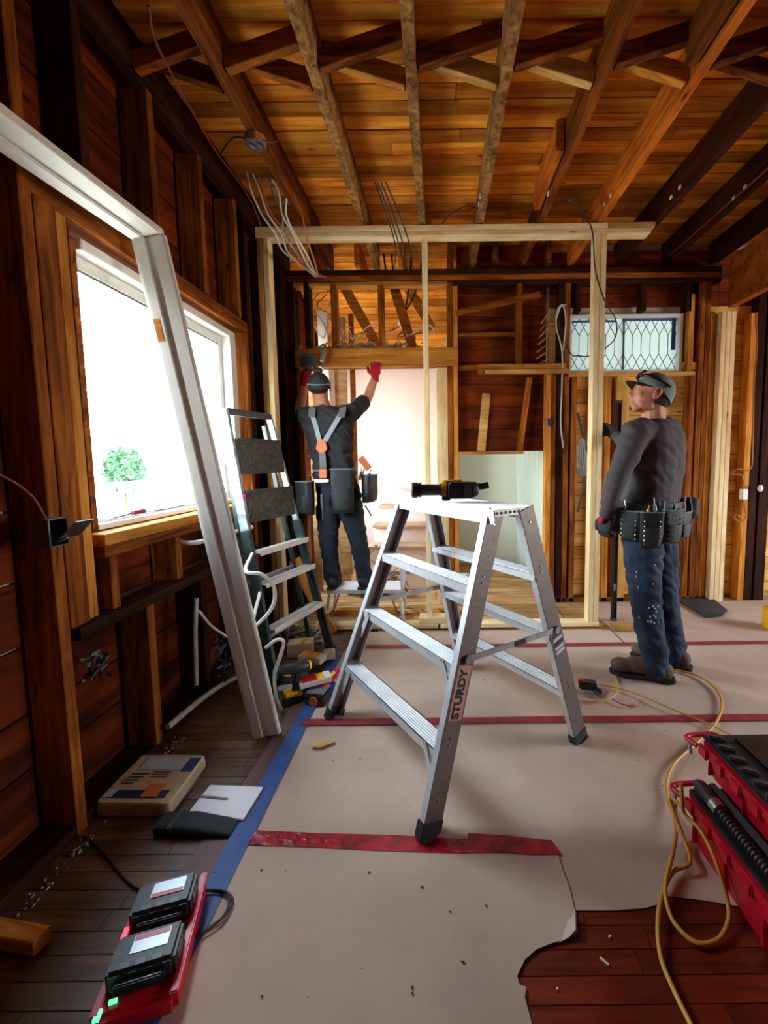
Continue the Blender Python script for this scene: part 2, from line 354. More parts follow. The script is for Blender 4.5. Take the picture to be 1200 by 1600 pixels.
# ---- ceiling boards
rd = random.Random(3); y = 1.25
while y < 5.4:
    wd = .098; cuts = [-1.42]
    while cuts[-1] < 4.0: cuts.append(cuts[-1]+rd.uniform(1.1, 2.6))
    cuts[-1] = 5.0 if y < 3.8 else 1.15
    cuts = [c for c in cuts[:-1] if c < cuts[-1]-.3]+[cuts[-1]]
    for i in range(len(cuts)-1):
        dz = rd.uniform(0, .006)
        beam('ceiling_board', (cuts[i]+.002, y+wd/2, ZC+.011+dz), (cuts[i+1]-.002, y+wd/2, ZC+.011+dz), wd-.006, .02, W_CEIL, ceiling, bevel=0)
    y += wd
mb = MB(); y = -2.04
while y < 1.2: mb.box((-1.42, y, ZC), (5.0, y+.092, ZC+.02)); y += .098
mb.build('ceiling_boards_near', W_CEIL, ceiling, kind='stuff')
# ---- joists
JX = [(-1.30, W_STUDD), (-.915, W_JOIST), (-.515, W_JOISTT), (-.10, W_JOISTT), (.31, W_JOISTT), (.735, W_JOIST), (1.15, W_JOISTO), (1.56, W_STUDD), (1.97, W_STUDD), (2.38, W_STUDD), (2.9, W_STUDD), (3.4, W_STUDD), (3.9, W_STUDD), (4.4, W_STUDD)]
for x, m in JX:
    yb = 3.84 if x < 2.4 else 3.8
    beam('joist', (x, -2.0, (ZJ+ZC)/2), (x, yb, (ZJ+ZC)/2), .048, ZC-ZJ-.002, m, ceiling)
beam('joist', (.79, -.4, ZJ+.10), (.79, 1.62, ZJ+.10), .05, .16, W_JOIST, ceiling)
beam('joist', (.68, 2.45, ZJ+.10), (.68, 3.0, ZJ+.10), .045, .16, W_JOISTO, ceiling)
beam('joist', (1.09, 1.55, ZJ+.09), (1.09, 1.95, ZJ+.09), .045, .16, W_JOIST, ceiling)
for x in (-1.05, -.67, -.30, .12, .5, .95):
    beam('joist', (x, 3.72, (ZJ+ZC)/2), (x, 4.3, (ZJ+ZC)/2), .045, ZC-ZJ-.002, W_JOIST if x < -.9 or x > 0 else W_JOISTO, ceiling)
# cross bridging between the joists
for i in range(8):
    x0, x1 = JX[i][0]+.024, JX[i+1][0]-.024; m = [W_JOIST, W_STUD, W_STUDO, W_NEWG, W_NEWG, W_STUDO, W_JOIST, W_JOIST][i]
    beam('bridging', (x0, 1.80, ZJ+.03), (x1, 1.80, ZC-.03), .045, .065, W_STUDD if i in (0,) else W_JOIST, ceiling, up=(0, 1, 0)) if False else None
    a = MB().obox(((x0+x1)/2, 1.95, (ZJ+ZC)/2+.005), V((x1-x0, 0, ZC-ZJ-.075))/2, (0, .02, 0), V((-(ZC-ZJ-.075), 0, x1-x0)).normalized()*.037)
    beamo = a.build('bridging', W_STUD if i < 3 else W_JOIST, ceiling, bevel=.002)
    a = MB().obox(((x0+x1)/2, 2.04, (ZJ+ZC)/2+.005), V((x1-x0, 0, -(ZC-ZJ-.075)))/2, (0, .02, 0), V((ZC-ZJ-.075, 0, x1-x0)).normalized()*.037)
    a.build('bridging', m, ceiling, bevel=.002)

# ================================================================== LEFT WALL
rd = random.Random(11); z = .02; row = 0
hts = [.235, .19, .235, .22, .235, .21, .235, .19, .235, .21, .235, .2, .235, .21]
for h in hts:
    z1 = min(z+h, 3.10)
    if z1 - z < .04: break
    segs = [(-2.0, .55), (.55, 5.4)]
    cz = (z+z1)/2
    if WIN[2]-.06 < cz < WIN[3]+.03: segs = [(-2.0, .55), (.55, WIN[0]-.01), (WIN[1]+.01, 3.90)]+([(4.5, 5.4)])
    elif .65 < cz < 2.35: segs = [(-2.0, .55), (.55, 3.9), (4.5, 5.4)]
    for a, b in segs:
        dx = rd.uniform(0, .006)
        m = W_PINK if (.85 < cz < WIN[2] and a < 2 < b) else (W_RED if cz > .5 else W_RED)
        zz0, zz1 = z, z1
        if a < 2 < b and cz < WIN[2]: zz1 = min(zz1, WIN[2]-.02)
        beam('sheathing_board', (-1.41-dx, a+.003, (zz0+zz1)/2), (-1.41-dx, b-.003, (zz0+zz1)/2), .018, zz1-zz0-.009, m, wall_left, bevel=0)
    z = z1
XS, XB = -1.27, -1.395; XM = (XS+XB)/2; XD = XS-XB
def lstud(y, w_, z0, z1, m, dx=0., wname='stud'):
    return beam(wname, (XM+dx, y, z0), (XM+dx, y, z1), XD, w_, m, wall_left, up=(0, 1, 0)) if False else beam(wname, (XM+dx, y, z0), (XM+dx, y, z1), w_, XD, m, wall_left, up=(1, 0, 0))
tp = ZJ
for yy in (-1.6, -1.2, -.8, -.4, 0, .4, .8): lstud(yy, .045, .045, tp, W_STUDD)
lstud(1.245, .045, 1.9, tp, W_STUDD)
lstud(1.386, .042, 0.0, tp, W_STUD)
lstud(1.448, .078, .725, 2.14, W_STUD, .004)
lstud(1.516, .052, .725, 2.14, W_STUDO, -.01)
lstud(1.572, .05, .725, 2.14, W_STUDD, -.05)
beam('header', (XM-.005, 1.41, 2.18), (XM-.005, 2.93, 2.18), XD, .075, W_STUD, wall_left)
for yy in (1.64, 2.03, 2.43, 2.82): lstud(yy, .042, 2.22, tp, W_STUDD if yy < 2 else W_STUD)
for yy, m in ((2.90, W_STUD), (2.95, W_STUDD), (3.33, W_STUDD), (3.38, W_STUDD), (3.60, W_STUDD), (3.66, W_STUDD)): lstud(yy, .045, .0 if yy > 3 else .0, tp if yy != 2.90 else 2.14, m)
beam('top_plate', (XM, -2.0, tp+.022), (XM, 3.8, tp+.022), XD, .04, W_STUDD, wall_left) if False else None
beam('window_sill_timber', (XM+.01, 1.56, 1.003), (XM+.01, 2.87, 1.003), XD+.02, .045, W_STUDO, wall_left)
beam('window_sill_timber', (XM-.0, 1.58, .955), (XM-.0, 2.87, .955), XD, .045, W_STUD, wall_left)
beam('ledge_plate', (XM+.015, 1.41, .703), (XM+.015, 2.87, .703), XD+.03, .042, W_STUDD, wall_left)
lstud(1.62, .04, .725, .93, W_STUD)
lstud(2.03, .04, .725, .93, W_STUD); lstud(2.45, .04, .725, .93, W_STUDD); lstud(2.80, .04, .725, .93, W_STUDD)
for yy in (1.79, 2.2, 2.62): lstud(yy, .045, .045, .68, W_STUD if yy < 2 else W_STUDD, .01)
beam('sole_plate', (XM, -2.0, .02), (XM, 1.36, .02), XD, .042, W_STUDD, wall_left)
beam('sole_plate', (XM, 1.41, .02), (XM, 2.87, .02), XD, .042, W_STUDD, wall_left)
# window in the left wall
win = tag(MB().box((-1.40, WIN[1]-.075, WIN[2]), (-1.31, WIN[1], WIN[3]))
          .box((-1.40, WIN[0]+.035, WIN[3]-.04), (-1.31, WIN[1]-.075, WIN[3])).box((-1.40, WIN[0]+.035, WIN[2]), (-1.33, WIN[1]-.075, WIN[2]+.022)).build('window_1', WFRAME, bevel=.003), kind='structure')
MB().box((-1.415, WIN[0], WIN[2]), (-1.33, WIN[0]+.035, WIN[3])).build('side_jamb', W_STUD, win, bevel=.002)
y0, y1, z0, z1 = WIN[0]+.036, WIN[1]-.076, WIN[2]+.023, WIN[3]-.041
MB().box((-1.385, y0, z0), (-1.365, y0+.03, z1)).box((-1.385, y1-.045, z0), (-1.365, y1, z1)).box((-1.385, y0+.03, z1-.05), (-1.365, y1-.045, z1)).box((-1.385, y0+.03, z0), (-1.365, y1-.045, z0+.02)).build('sash', WFRAME, win, bevel=.003)
MB().box((-1.377, y0+.03, z0+.02), (-1.373, y1-.045, z1-.05)).build('pane', GLASS, win)
MB().box((-1.3645, y0+.03, z1-.062), (-1.362, y1-.045, z1-.052)).build('glazing_bead', GREY, win)

# ================================================================== BACK WALL
YF, YB = 3.70, 3.79; YM = (YF+YB)/2; YD = YB-YF
def bstud(x, w_, z0, z1, m, dy=0., nm='stud'): return beam(nm, (x, YM+dy, z0), (x, YM+dy, z1), YD, w_, m, wall_back, up=(1, 0, 0)) if False else beam(nm, (x, YM+dy, z0), (x, YM+dy, z1), w_, YD, m, wall_back, up=(0, 1, 0))
def bbeam(x0, x1, z, h, m, dy=0., nm='plate', d=YD): return beam(nm, (x0, YM+dy, z), (x1, YM+dy, z), d, h, m, wall_back)
bbeam(-1.26, 2.40, 2.865, .042, W_STUDD, nm='top_plate'); bbeam(-1.26, 2.40, 2.82, .042, W_STUD, nm='top_plate')
bbeam(.14, 2.40, 2.775, .035, W_STUDD, -.0, nm='top_plate')
MB().box((-1.395, 3.69, 0), (-1.263, 3.80, 2.9)).build('corner_post', W_STUDD, wall_left, bevel=.003)
# left opening with header
bstud(-1.235, .05, 0, 2.79, W_STUDD); bstud(-1.187, .042, 0, 2.09, W_STUD)
for x, m in ((-1.10, W_STUDD), (-.873, W_STUD), (-.475, W_STUD)): bstud(x, .048, 2.245, 2.795, m)
bbeam(-1.21, .175, 2.165, .155, W_STUDO, -.035, 'header', .06); bbeam(-1.21, .175, 2.165, .15, W_STUD, .03, 'header', .06)
bbeam(-1.21, .09, 2.775, .03, W_STUDO, 0, 'nailer')
bstud(.035, .10, 0, 2.08, W_NEW, .015); bstud(.105, .045, 0, 2.75, W_STUD); bstud(.152, .045, 0, 2.75, W_STUDO, .01)
# boarded partition over the passage
wp = MB().box((.175, 3.83, 1.36), (.96, 3.86, 3.1)).build('wall_upper', W_BROWN); tag(wp, kind='structure')
z = 1.36; k = 0
rd = random.Random(5)
while z < 3.0:
    h = .195; xr = .815 if z < 1.9 else .95
    beam('sheathing_board', (.178, 3.815+rd.uniform(0, .006), z+h/2), (xr-.003-(1.9-z)*.18*(z < 1.9), 3.815, z+h/2), .018, h-.008, W_BROWN, wp, bevel=0); z += h
beam('bottom_strip', (.16, 3.74, 1.345), (.74, 3.74, 1.345), .10, .022, W_STUDO, wp)
beam('edge_timber', (.715, 3.76, 1.345), (.80, 3.76, 1.99), .05, .03, W_STUD, wp, up=(0, 1, 0))
beam('brace', (.385, 3.765, 1.37), (.432, 3.765, 1.865), .018, .07, W_NEWG, wp, up=(0, 1, 0)) if False else MB().obox((.405, 3.79, 1.615), (.024, 0, .25), (.036, 0, -.0035), (0, .012, 0)).build('brace', W_NEWG, wp, bevel=.002)
bstud(.70, .045, 2.10, 2.765, W_STUD)
for zz in (2.36,): bbeam(.18, .67, zz, .03, W_STUD, .01, 'blocking', .05)
bbeam(.175, .97, 2.085, .045, W_STUD, .02, 'blocking', .04)
bbeam(.345, 1.09, 2.05, .085, W_STUDO, -.065, 'ledger', .035); bbeam(.40, 1.10, 2.022, .036, W_NEWG, -.105, 'ledger', .04)
MB().obox((.52, 3.71, 2.60), (.36, 0, .075), (0, .012, 0), (-.006, 0, .022)).build('brace', W_STUD, wall_back)
# studs between passage and window
bstud(.955, .045, 0, 2.02, W_STUDO, -.0); bstud(1.0, .04, 0, 2.0, W_STUD, .0)
bstud(1.055, .05, 0, 2.765, W_STUDD, 0); bstud(1.108, .045, 0, 2.765, W_STUD, -.0); bstud(1.175, .045, 0, 1.985, W_STUD, 0)
# ochre sheathing to the right
rd = random.Random(9); z = 0.02
while z < 2.95:
    h = .117; c = z+h/2
    segs = [(.98, 2.45), (2.45, 4.98)]
    if LW[2]-.03 < c < LW[3]+.03: segs = [(.98, LW[0]), (LW[1], 2.45), (2.45, 4.98)]
    m = W_OCHRE if c < 2.6 else W_BROWN
    for a, b in segs:
        if b-a > .05: beam('sheathing_board', (a+.002, 3.815+rd.uniform(0, .005), c), (b-.002, 3.815, c), .018, h-.006, m, wall_back, bevel=0)
    z += h
for x, w_, z0, z1, m in ((1.47, .05, 0, 1.985, W_STUDO), (1.60, .10, 0, 1.985, W_OCHRE), (2.135, .045, 2.52, 2.765, W_STUDD), (2.16, .05, 2.0, 2.66, W_STUDO),
                         (2.19, .05, 0, 2.0, W_STUD), (2.255, .045, 0, 2.765, W_STUD), (2.30, .04, 0, 2.765, W_STUD), (2.345, .045, 0, 2.51, W_STUDO),
                         (2.695, .055, 0, 2.5, W_STUDO), (2.76, .07, 0, 2.9, W_STUDD), (2.86, .09, 0, 2.9, W_STUDD), (3.3, .045, 0, 2.9, W_STUDD), (3.8, .045, 0, 2.9, W_STUDD), (4.3, .045, 0, 2.9, W_STUDD)):
    bstud(x, w_, z0, z1, m)
for x in (1.2, 1.75): bstud(x, .045, 2.53, 2.765, W_STUDD)
for j, x in enumerate((2.405, 2.447, 2.489)):
    beam('stud', (x, 3.695+.0, .0), (x, 3.695, 2.50), .040, .085, W_NEW, wall_back, up=(0, 1, 0))
bbeam(1.12, 2.20, 2.003, .034, W_NEWG, -.035, 'sill_timber', .05)
bbeam(2.115, 2.33, 2.07, .06, W_STUDO, -.0, 'blocking', .06)
bbeam(.93, 2.385, .02, .04, W_STUD, 0, 'sole_plate')
# leaded window
lw = tag(MB().box((LW[0], 3.74, LW[2]), (LW[1], 3.83, LW[2]+.025)).box((LW[0], 3.74, LW[3]-.025), (LW[1], 3.83, LW[3]))
         .box((LW[0], 3.74, LW[2]+.025), (LW[0]+.022, 3.83, LW[3]-.025)).box((LW[1]-.028, 3.74, LW[2]+.025), (LW[1], 3.83, LW[3]-.025)).build('window_2', WFRAME, bevel=.003), kind='structure')
gx0, gx1, gz0, gz1 = LW[0]+.022, LW[1]-.028, LW[2]+.025, LW[3]-.025; gm = gx0+(gx1-gx0)*.5
for a, b in ((gx0, gm-.006), (gm+.006, gx1)): MB().box((a, 3.785, gz0), (b, 3.79, gz1)).build('pane', FROST, lw)
MB().box((gm-.006, 3.775, gz0), (gm+.006, 3.80, gz1)).build('mullion', LEAD, lw)
mb = MB(); nn = 12; cw = (gx1-gx0)/nn; ch = gz1-gz0
for i in range(nn):
    xa, xb, xm = gx0+i*cw, gx0+(i+1)*cw, gx0+(i+.5)*cw
    q = [(gz0+ch*.0), (gz0+ch*.16), (gz0+ch*.32), (gz0+ch*.68), (gz0+ch*.84), gz1]
    r = .0032; Yc = 3.782
    for (x_0, z_0, x_1, z_1) in ((xa, q[0], xm, q[1]), (xm, q[1], xb, q[0]), (xm, q[1], xa, q[2]), (xm, q[1], xb, q[2]), (xa, q[2], xa, q[3]), (xa, q[3], xm, q[4]), (xb, q[3], xm, q[4]), (xm, q[4], xa, q[5]), (xm, q[4], xb, q[5])):
        mb.cyl((x_0, Yc, z_0), (x_1, Yc, z_1), r, n=5)
mb.build('lead_came', LEAD, lw, kind='stuff')
for (a, b, c, d) in ((gx0, gz1-.03, gx0+.40, gz1-.012), (gx1-.05, gz0+.17, gx1-.012, gz1), (gx0+.45, gz1-.022, gx1-.05, gz1)):
    MB().box((a, 3.7805, b), (c, 3.7815, d)).build('blue_tape', TAPEB, lw, label='strip of blue masking tape on the leaded glass')
# big dropped beam over the wide opening on the right
bm_ = tag(MB().box((2.43, -2.0, 2.53), (2.50, 3.655, ZJ-.003)).build('trim_1', wood('long red brown beam', hexc('8a3c0c'), hexc('d07428'), var=0, sx=1.2, sy=10), bevel=.004), kind='structure')

# ================================================================== BACK ROOM
wb = tag(MB().box((-1.38, 5.25, 0), (.10, 5.28, 2.62)).build('wall_hall_lining', DRYP), kind='structure')
wg = tag(MB().box((.12, 5.18, 0), (1.13, 5.20, 2.7)).box((.10, 4.95, 0), (.12, 5.24, 2.7)).build('wall_passage', DRYG), kind='structure')
wg2 = tag(MB().box((1.125, 3.90, 0), (1.145, 5.17, 2.7)).build('wall_passage_right', DRYG), kind='structure')
MB().box((.56, 5.172, 1.46), (.62, 5.179, 1.56)).build('switch_plate', WFRAME, wg, bevel=.002)
MB().box((.13, 5.165, 0), (1.12, 5.179, .11)).build('baseboard', WFRAME, wg, bevel=.003)
# white plank remains and lath at the left of the back room
for i, (x, y_, w_, z0, z1, m) in enumerate(((-1.20, 4.1, .07, 0, 2.8, W_DUST), (-1.12, 4.25, .09, .9, 2.75, WPAINT), (-.97, 4.3, .12, 0, 2.7, W_DUST), (-.86, 4.35, .05, 0, 2.75, W_STUDO), (-1.28, 3.95, .05, 0, 2.8, W_STUDD))):
    MB().box((x-w_/2, y_, z0), (x+w_/2, y_+.03, z1)).build('hall_plank', m, wall_hall)
for (a, b) in (((-.86, 4.0, 2.9), (-.52, 4.05, 2.28)), ((-.40, 4.0, 2.9), (-.22, 4.1, 2.30)), ((-.30, 4.3, 3.0), (-.05, 4.4, 2.6))):
    a_, b_2 = V(a), V(b); d = (b_2-a_); s_ = d.cross(V((0, 1, 0))).normalized()
    MB().obox((a_+b_2)/2, d/2, s_*.045, (0, .02, 0)).build('rafter_brace', W_STUDO, wall_hall)
# hall floor and subfloor
mb = MB(); y = 3.22
rd = random.Random(21)
k = 0
while y < 5.2:
    x1 = 1.12 if y > 3.8 else 1.0
    xm = rd.uniform(-.6, .5)
    for a, b in ((-1.26, xm), (xm, x1)): beam('subfloor_board', (a+.002, y+.045, -.010), (b-.002, y+.045, -.010), .086, .019, W_DUST, floor, bevel=0)
    y += .09; k += 1
# stairs
st = thing('staircase', (-.42, 4.7, 0), 'bare wooden steps rising in the back room behind the ladder top', 'staircase')
for i in range(4):
    z_ = .19*(i+1); y_ = 4.15+.26*i; x0_ = -.80+.03*i
    MB().box((x0_, y_-.03, z_-.028), (.02, y_+.25, z_)).build('tread', W_TREAD, st, bevel=.003)
    MB().box((x0_+.01, y_, z_-.19), (.015, y_+.018, z_-.03)).build('riser', DRYP, st)

# sloping boards over the hall, falling to the top of its far wall
sa, sb = V((0, 4.30, 3.10)), V((0, 5.24, 2.60)); sd = (sb-sa); nn_ = 11
for k in range(nn_):
    c = sa+sd*((k+.5)/nn_); hw = sd.length/nn_/2-.003; dn = sd.normalized(); nz = V((1, 0, 0)).cross(dn)
    xs = [-1.38, rd.uniform(-.9, -.2), .15]
    for a, b_e in zip(xs, xs[1:]):
        beam('slope_board', (a+.002, c.y, c.z), (b_e-.002, c.y, c.z), hw*2, .018, W_CEIL, ceiling, up=(0, nz.y, nz.z), bevel=0)
MB().add([(-1.40, 4.28, 3.13), (.16, 4.28, 3.13), (.16, 5.27, 2.62), (-1.40, 5.27, 2.62), (-1.40, 4.30, 3.15), (.16, 4.30, 3.15), (.16, 5.29, 2.64), (-1.40, 5.29, 2.64)], [(3,2,1,0),(4,5,6,7),(0,1,5,4),(1,2,6,5),(2,3,7,6),(3,0,4,7)]).build('slope_backing', W_BROWN, ceiling)

# ================================================================== FLOOR COVERINGS
rd = random.Random(4); y = .72
while y < 3.2:
    x1 = 1.75 if y < 1.34 else -.50
    a = -1.27
    m = W_FLOORD
    xm = a+rd.uniform(.25, .6)
    beam('floor_plank', (a, y+.0285, -.010), (xm-.001, y+.0285, -.010), .0555, .019, W_FLOORD, floor, bevel=.001)
    beam('floor_plank', (xm+.001, y+.0285, -.010), (-.48, y+.0285, -.010), .0555, .019, W_FLOORD, floor, bevel=.001)
    if y < 1.34:
        xm = rd.uniform(.3, 1.2)
        beam('floor_plank', (-.478, y+.0285, -.010), (xm-.001, y+.0285, -.010), .0555, .019, W_FLOORR, floor, bevel=.001)
        beam('floor_plank', (xm+.001, y+.0285, -.010), (1.75, y+.0285, -.010), .0555, .019, W_FLOORR, floor, bevel=.001)
    y += .057
MB().box((-1.42, -2.04, -.02), (5, .715, -.0008)).build('floor_planks_behind', W_FLOORR, floor, kind='stuff')
MB().box((-.478, 1.40, -.02), (5, 3.2, -.001)).build('floor_base_under_paper', W_DUST, floor, kind='stuff')
MB().box((1.76, .716, -.02), (5, 1.40, -.001)).build('floor_base_beside', W_FLOORR, floor, kind='stuff')
MB().box((1.01, 3.2, -.02), (5, 3.83, -.001)).build('floor_base_far', W_DUST, floor, kind='stuff')
MB().box((-1.27, 5.22, -.02), (1.15, 5.42, -.001)).build('floor_base_hall', W_DUST, floor, kind='stuff')

def sheet(name, poly, z, t, mat, label, cat, group=None, wav=.0):
    """thin sheet with a slightly wavy triangulated top"""
    me = bpy.data.meshes.new(name); bm = bmesh.new()
    c = V((sum(p[0] for p in poly)/len(poly), sum(p[1] for p in poly)/len(poly), 0))
    vs = [bm.verts.new((p[0]-c.x, p[1]-c.y, z)) for p in poly]; bm.faces.new(vs)
    if wav:
        bmesh.ops.triangulate(bm, faces=bm.faces[:])
        for it in range(5):
            bmesh.ops.subdivide_edges(bm, edges=[e for e in bm.edges if e.calc_length() > .09], cuts=1); bmesh.ops.triangulate(bm, faces=bm.faces[:])
        for v in bm.verts:
            q = v.co+c; v.co.z += wav*(noise.noise(V((q.x*2.3, q.y*2.3, z*50)))*.8+.8)*(1+.6*noise.noise(V((q.x*9, q.y*5, 3))))
    ex = bmesh.ops.extrude_face_region(bm, geom=bm.faces[:]); 
    for g in ex['geom']:
        if isinstance(g, bmesh.types.BMVert): g.co.z += t
    bmesh.ops.recalc_face_normals(bm, faces=bm.faces); bm.to_mesh(me); bm.free(); me.materials.append(mat)
    me.polygons.foreach_set('use_smooth', [True]*len(me.polygons)); me.set_sharp_from_angle(angle=radians(35))
    o = bpy.data.objects.new(name, me); COL.objects.link(o); o.location = c
    return tag(o, label, cat, group)
def px(pts): return [tuple(F(*p)[:2]) for p in pts]
rr = random.Random(2)
def ragged(a, b, n, amp):
    a, b = V(a), V(b); d = b-a; nn_ = V((-d.y, d.x)).normalized(); return [tuple(a+d*(i/n)+nn_*(rr.uniform(-amp, amp) if 0 < i < n else 0)) for i in range(n+1)]
near = px([(872, 1338), (880, 1365), (890, 1390), (901, 1440), (903, 1462), (888, 1470), (862, 1477), (838, 1487), (820, 1503), (808, 1528), (812, 1542), (822, 1545), (820, 1562), (828, 1592), (840, 1640)])
shA = sheet('floor_paper', [(-.675, 1.31)]+near+[(near[-1][0], -1.9), (-.64, -1.9)], .0045, .0009, PAPER, 'nearest sheet of tan floor paper with a torn right edge, in the foreground', 'floor paper', wav=.0014)
shB = sheet('floor_paper', [(-.68, 1.29), (.33, 1.262)]+px([(901, 1424), (960, 1424), (1010, 1420), (1028, 1414), (1020, 1388), (1032, 1400), (1100, 1408), (1160, 1418)])+[(1.6, 1.18), (3.6, 1.16), (3.6, 1.99), (-.68, 1.99)], .0008, .0009, PAPER, 'wide sheet of tan floor paper under the near legs of the aluminium ladder', 'floor paper', wav=.0010)
shC = sheet('floor_paper', [(-.67, 1.95), (4.4, 1.95), (4.4, 2.82), (-.65, 2.82)], .0045, .0009, PAPER, 'sheet of tan floor paper between the two thin red tape lines', 'floor paper', wav=.0009)
shD = sheet('floor_paper', [(1.28, 2.78), (4.8, 2.78), (4.8, 3.66), (1.28, 3.66)], .0078, .0009, PAPER, 'farthest sheet of tan floor paper, beyond the standing man to the boarded wall', 'floor paper', wav=.0008)
shE = sheet('floor_paper', [(-.65, 2.78), (1.27, 2.78), (1.27, 3.07), (-.65, 3.07)], .0078, .0009, PAPER, 'narrow strip of tan floor paper in front of the new frame bottom plate', 'floor paper', wav=.0006)
curl = MB(); cp = [F(*q, .004) for q in ((884, 1440), (903, 1432), (904, 1462), (872, 1474))]
MB().loft([[cp[0], cp[3], cp[3]+V((0, 0, .0012)), cp[0]+V((0, 0, .0012))], [(cp[0]+cp[1])/2+V((0, 0, .004)), (cp[2]+cp[3])/2+V((0, 0, .004)), (cp[2]+cp[3])/2+V((0, 0, .0055)), (cp[0]+cp[1])/2+V((0, 0, .0055))],
          [cp[1]+V((-.005, 0, .018)), cp[2]+V((-.005, 0, .016)), cp[2]+V((-.008, 0, .018)), cp[1]+V((-.008, 0, .02))]]).build('curled_corner', PAPER, shA, smooth=True)
# tapes
def strip(poly, z, mat, label, group=None, t=.0008, n='floor_tape', wav=.0003): return sheet(n, poly, z, t, mat, label, 'tape', group, wav)
bt = [(-.728, .55)]+[(-.728+rr.uniform(-.006, .006), y) for y in (.8, 1.1, 1.4, 1.7, 2.0, 2.3)]+[(-.72, 2.72), (-.655, 2.72)]+[(-.655+rr.uniform(-.004, .004), y) for y in (2.3, 2.0, 1.7, 1.4, 1.1, .8)]+[(-.655, .55)]
strip(bt, .0082, TAPEB, 'long blue masking tape along the left edge of the floor paper')
sheet('rosin_strip', [(-.84, .6), (-.84+.01, 1.2), (-.80, 1.6), (-.79, 2.3), (-.70, 2.3), (-.70, .6)], .0006, .001, plain('purple brown paper edge', hexc('6a4a48'), .6, bump=.3, bscale=10), 'purplish brown paper margin beside the blue tape, over the dark planks', 'paper strip', wav=.0008)
strip(ragged((-.69, 1.951), (4.4, 1.951), 20, .002)+ragged((4.4, 2.0), (-.68, 2.0), 20, .002), .0104, TAPEP, 'middle dusty red tape line across the floor under the aluminium ladder')
strip(ragged((-.66, 2.785), (4.4, 2.785), 20, .002)+ragged((4.4, 2.83), (-.66, 2.83), 20, .002), .0128, TAPEP, 'farthest thin red tape line crossing the floor by the boots of the standing man')
strip(px([(390, 1300), (500, 1305), (620, 1308), (700, 1313), (732, 1314), (732, 1337), (600, 1333), (480, 1327), (392, 1324)]), .0074, TAPER, 'bright glossy red tape piece, left half of the nearest tape line')
strip(px([(731, 1305), (800, 1310), (862, 1317), (878, 1339), (830, 1339), (792, 1336), (731, 1336)]), .0084, TAPER, 'bright glossy red tape piece with slanted end, right of the ladder foot')

# ================================================================== NEW STUD FRAME
Yf = 3.145; fr = thing('stud_frame', (-.05, Yf, 0), 'new pale pine stud frame standing between the ladders and the back wall', 'stud frame')
def fb(n, p0, p1, wy, hz, m=W_NEW, up=(0, 0, 1)): return beam(n, p0, p1, wy, hz, m, fr, up)
fb('top_plate', (-1.262, Yf, 2.905), (1.20, Yf, 2.908), .09, .036); fb('top_plate', (-1.262, Yf, 2.868), (1.19, Yf, 2.870), .09, .036, W_NEW)
fb('top_plate', (1.203, Yf, 2.908), (1.53, Yf, 2.910), .09, .036, W_NEWG); fb('top_plate', (1.193, Yf, 2.870), (1.50, Yf, 2.872), .09, .036, W_NEW)
for x, m in ((-1.24, W_NEWG), (-1.198, W_NEW), (1.135, W_NEW), (1.176, W_NEW)): fb('stud', (x, Yf, .052), (x, Yf, 2.849), .038, .088, m, (0, 1, 0))
fb('stud', (-.083, Yf+.02, .100), (-.083, Yf+.02, 2.849), .038, .086, W_NEW, (0, 1, 0))
fb('bottom_plate', (-1.262, Yf, .0335), (-.02, Yf, .0335), .09, .035); fb('bottom_plate', (.0, Yf, .0335), (1.20, Yf, .0335), .09, .035)
fb('packer_block', (-.16, Yf+.01, .075), (.10, Yf+.01, .075), .11, .045, W_NEW); fb('packer_block', (-.16, Yf+.06, .115), (-.04, Yf+.06, .115), .05, .03, W_NEWG) if False else None
tag(MB().box((1.28, 3.02, .013), (1.62, 3.10, .045)).build('timber_offcut', W_NEWG, bevel=.002), 'short pale timber offcut on the floor paper beside the right stud', 'offcut')

# ================================================================== ALUMINIUM DOUBLE-SIDED LADDER
lad = thing('step_ladder', (.04, 1.91, 0), 'silver aluminium double-sided step ladder standing mid-room on the floor paper', 'ladder')
Nf, Lf, Rf = V((-.042, 1.335, .012)), V((-.552, 2.035, .012)), V((.635, 1.82, .012)); Bf = Lf+Rf-Nf
H = 1.10
Nt, Rt, Lt = F(783, 797, H), F(822, 797, H), F(632, 780, H)
Nt = V((.215, 1.575, H)); Rt = V((.335, 1.615, H)); Lt = V((-.175, 2.12, H)); Bt = Lt+(Rt-Nt)
ww = .078; fl = .030; th = .0045
def rail(f, t, n_out, web):
    """C-channel side rail: web faces outwards along n_out, flanges point inwards"""
    d = (t-f).normalized(); n = (n_out-d*n_out.dot(d)).normalized(); s = d.cross(n).normalized()*ww/2; Ln = d*((t-f).length/2); c = (f+t)/2
    r = MB().obox(c, Ln, s, n*th/2).build('rail', ALUW, lad, bevel=.001)
    for k in (-1, 1):
        MB().obox(c-n*(fl/2)+s*k*(1-th/ww), Ln, n*fl/2, s.normalized()*th/2).build('rail_flange', ALU, r, bevel=.0008)
    MB().obox(f+d*.018, d*.028, s*1.05, n*(th*1.0)).obox(f+d*.018-n*fl*.5+s*1.03, d*.026, n*fl*.62, s.normalized()*th).obox(f+d*.018-n*fl*.5-s*1.03, d*.026, n*fl*.62, s.normalized()*th).obox(f-d*.008-n*fl*.4, d*.006, s*1.08, n*fl*.75).build('rubber_foot', SOLE, r, bevel=.002)
    mb = MB()
    for q in (.10, .26, .28, .51, .53, .76, .78, .95): mb.cyl(f+(t-f)*q+n*th*.4, f+(t-f)*q+n*th*1.3, .0035, n=8)
    mb.build('rivet', STEEL, r, kind='stuff')
    return r
nout = (Nf-Lf).normalized()
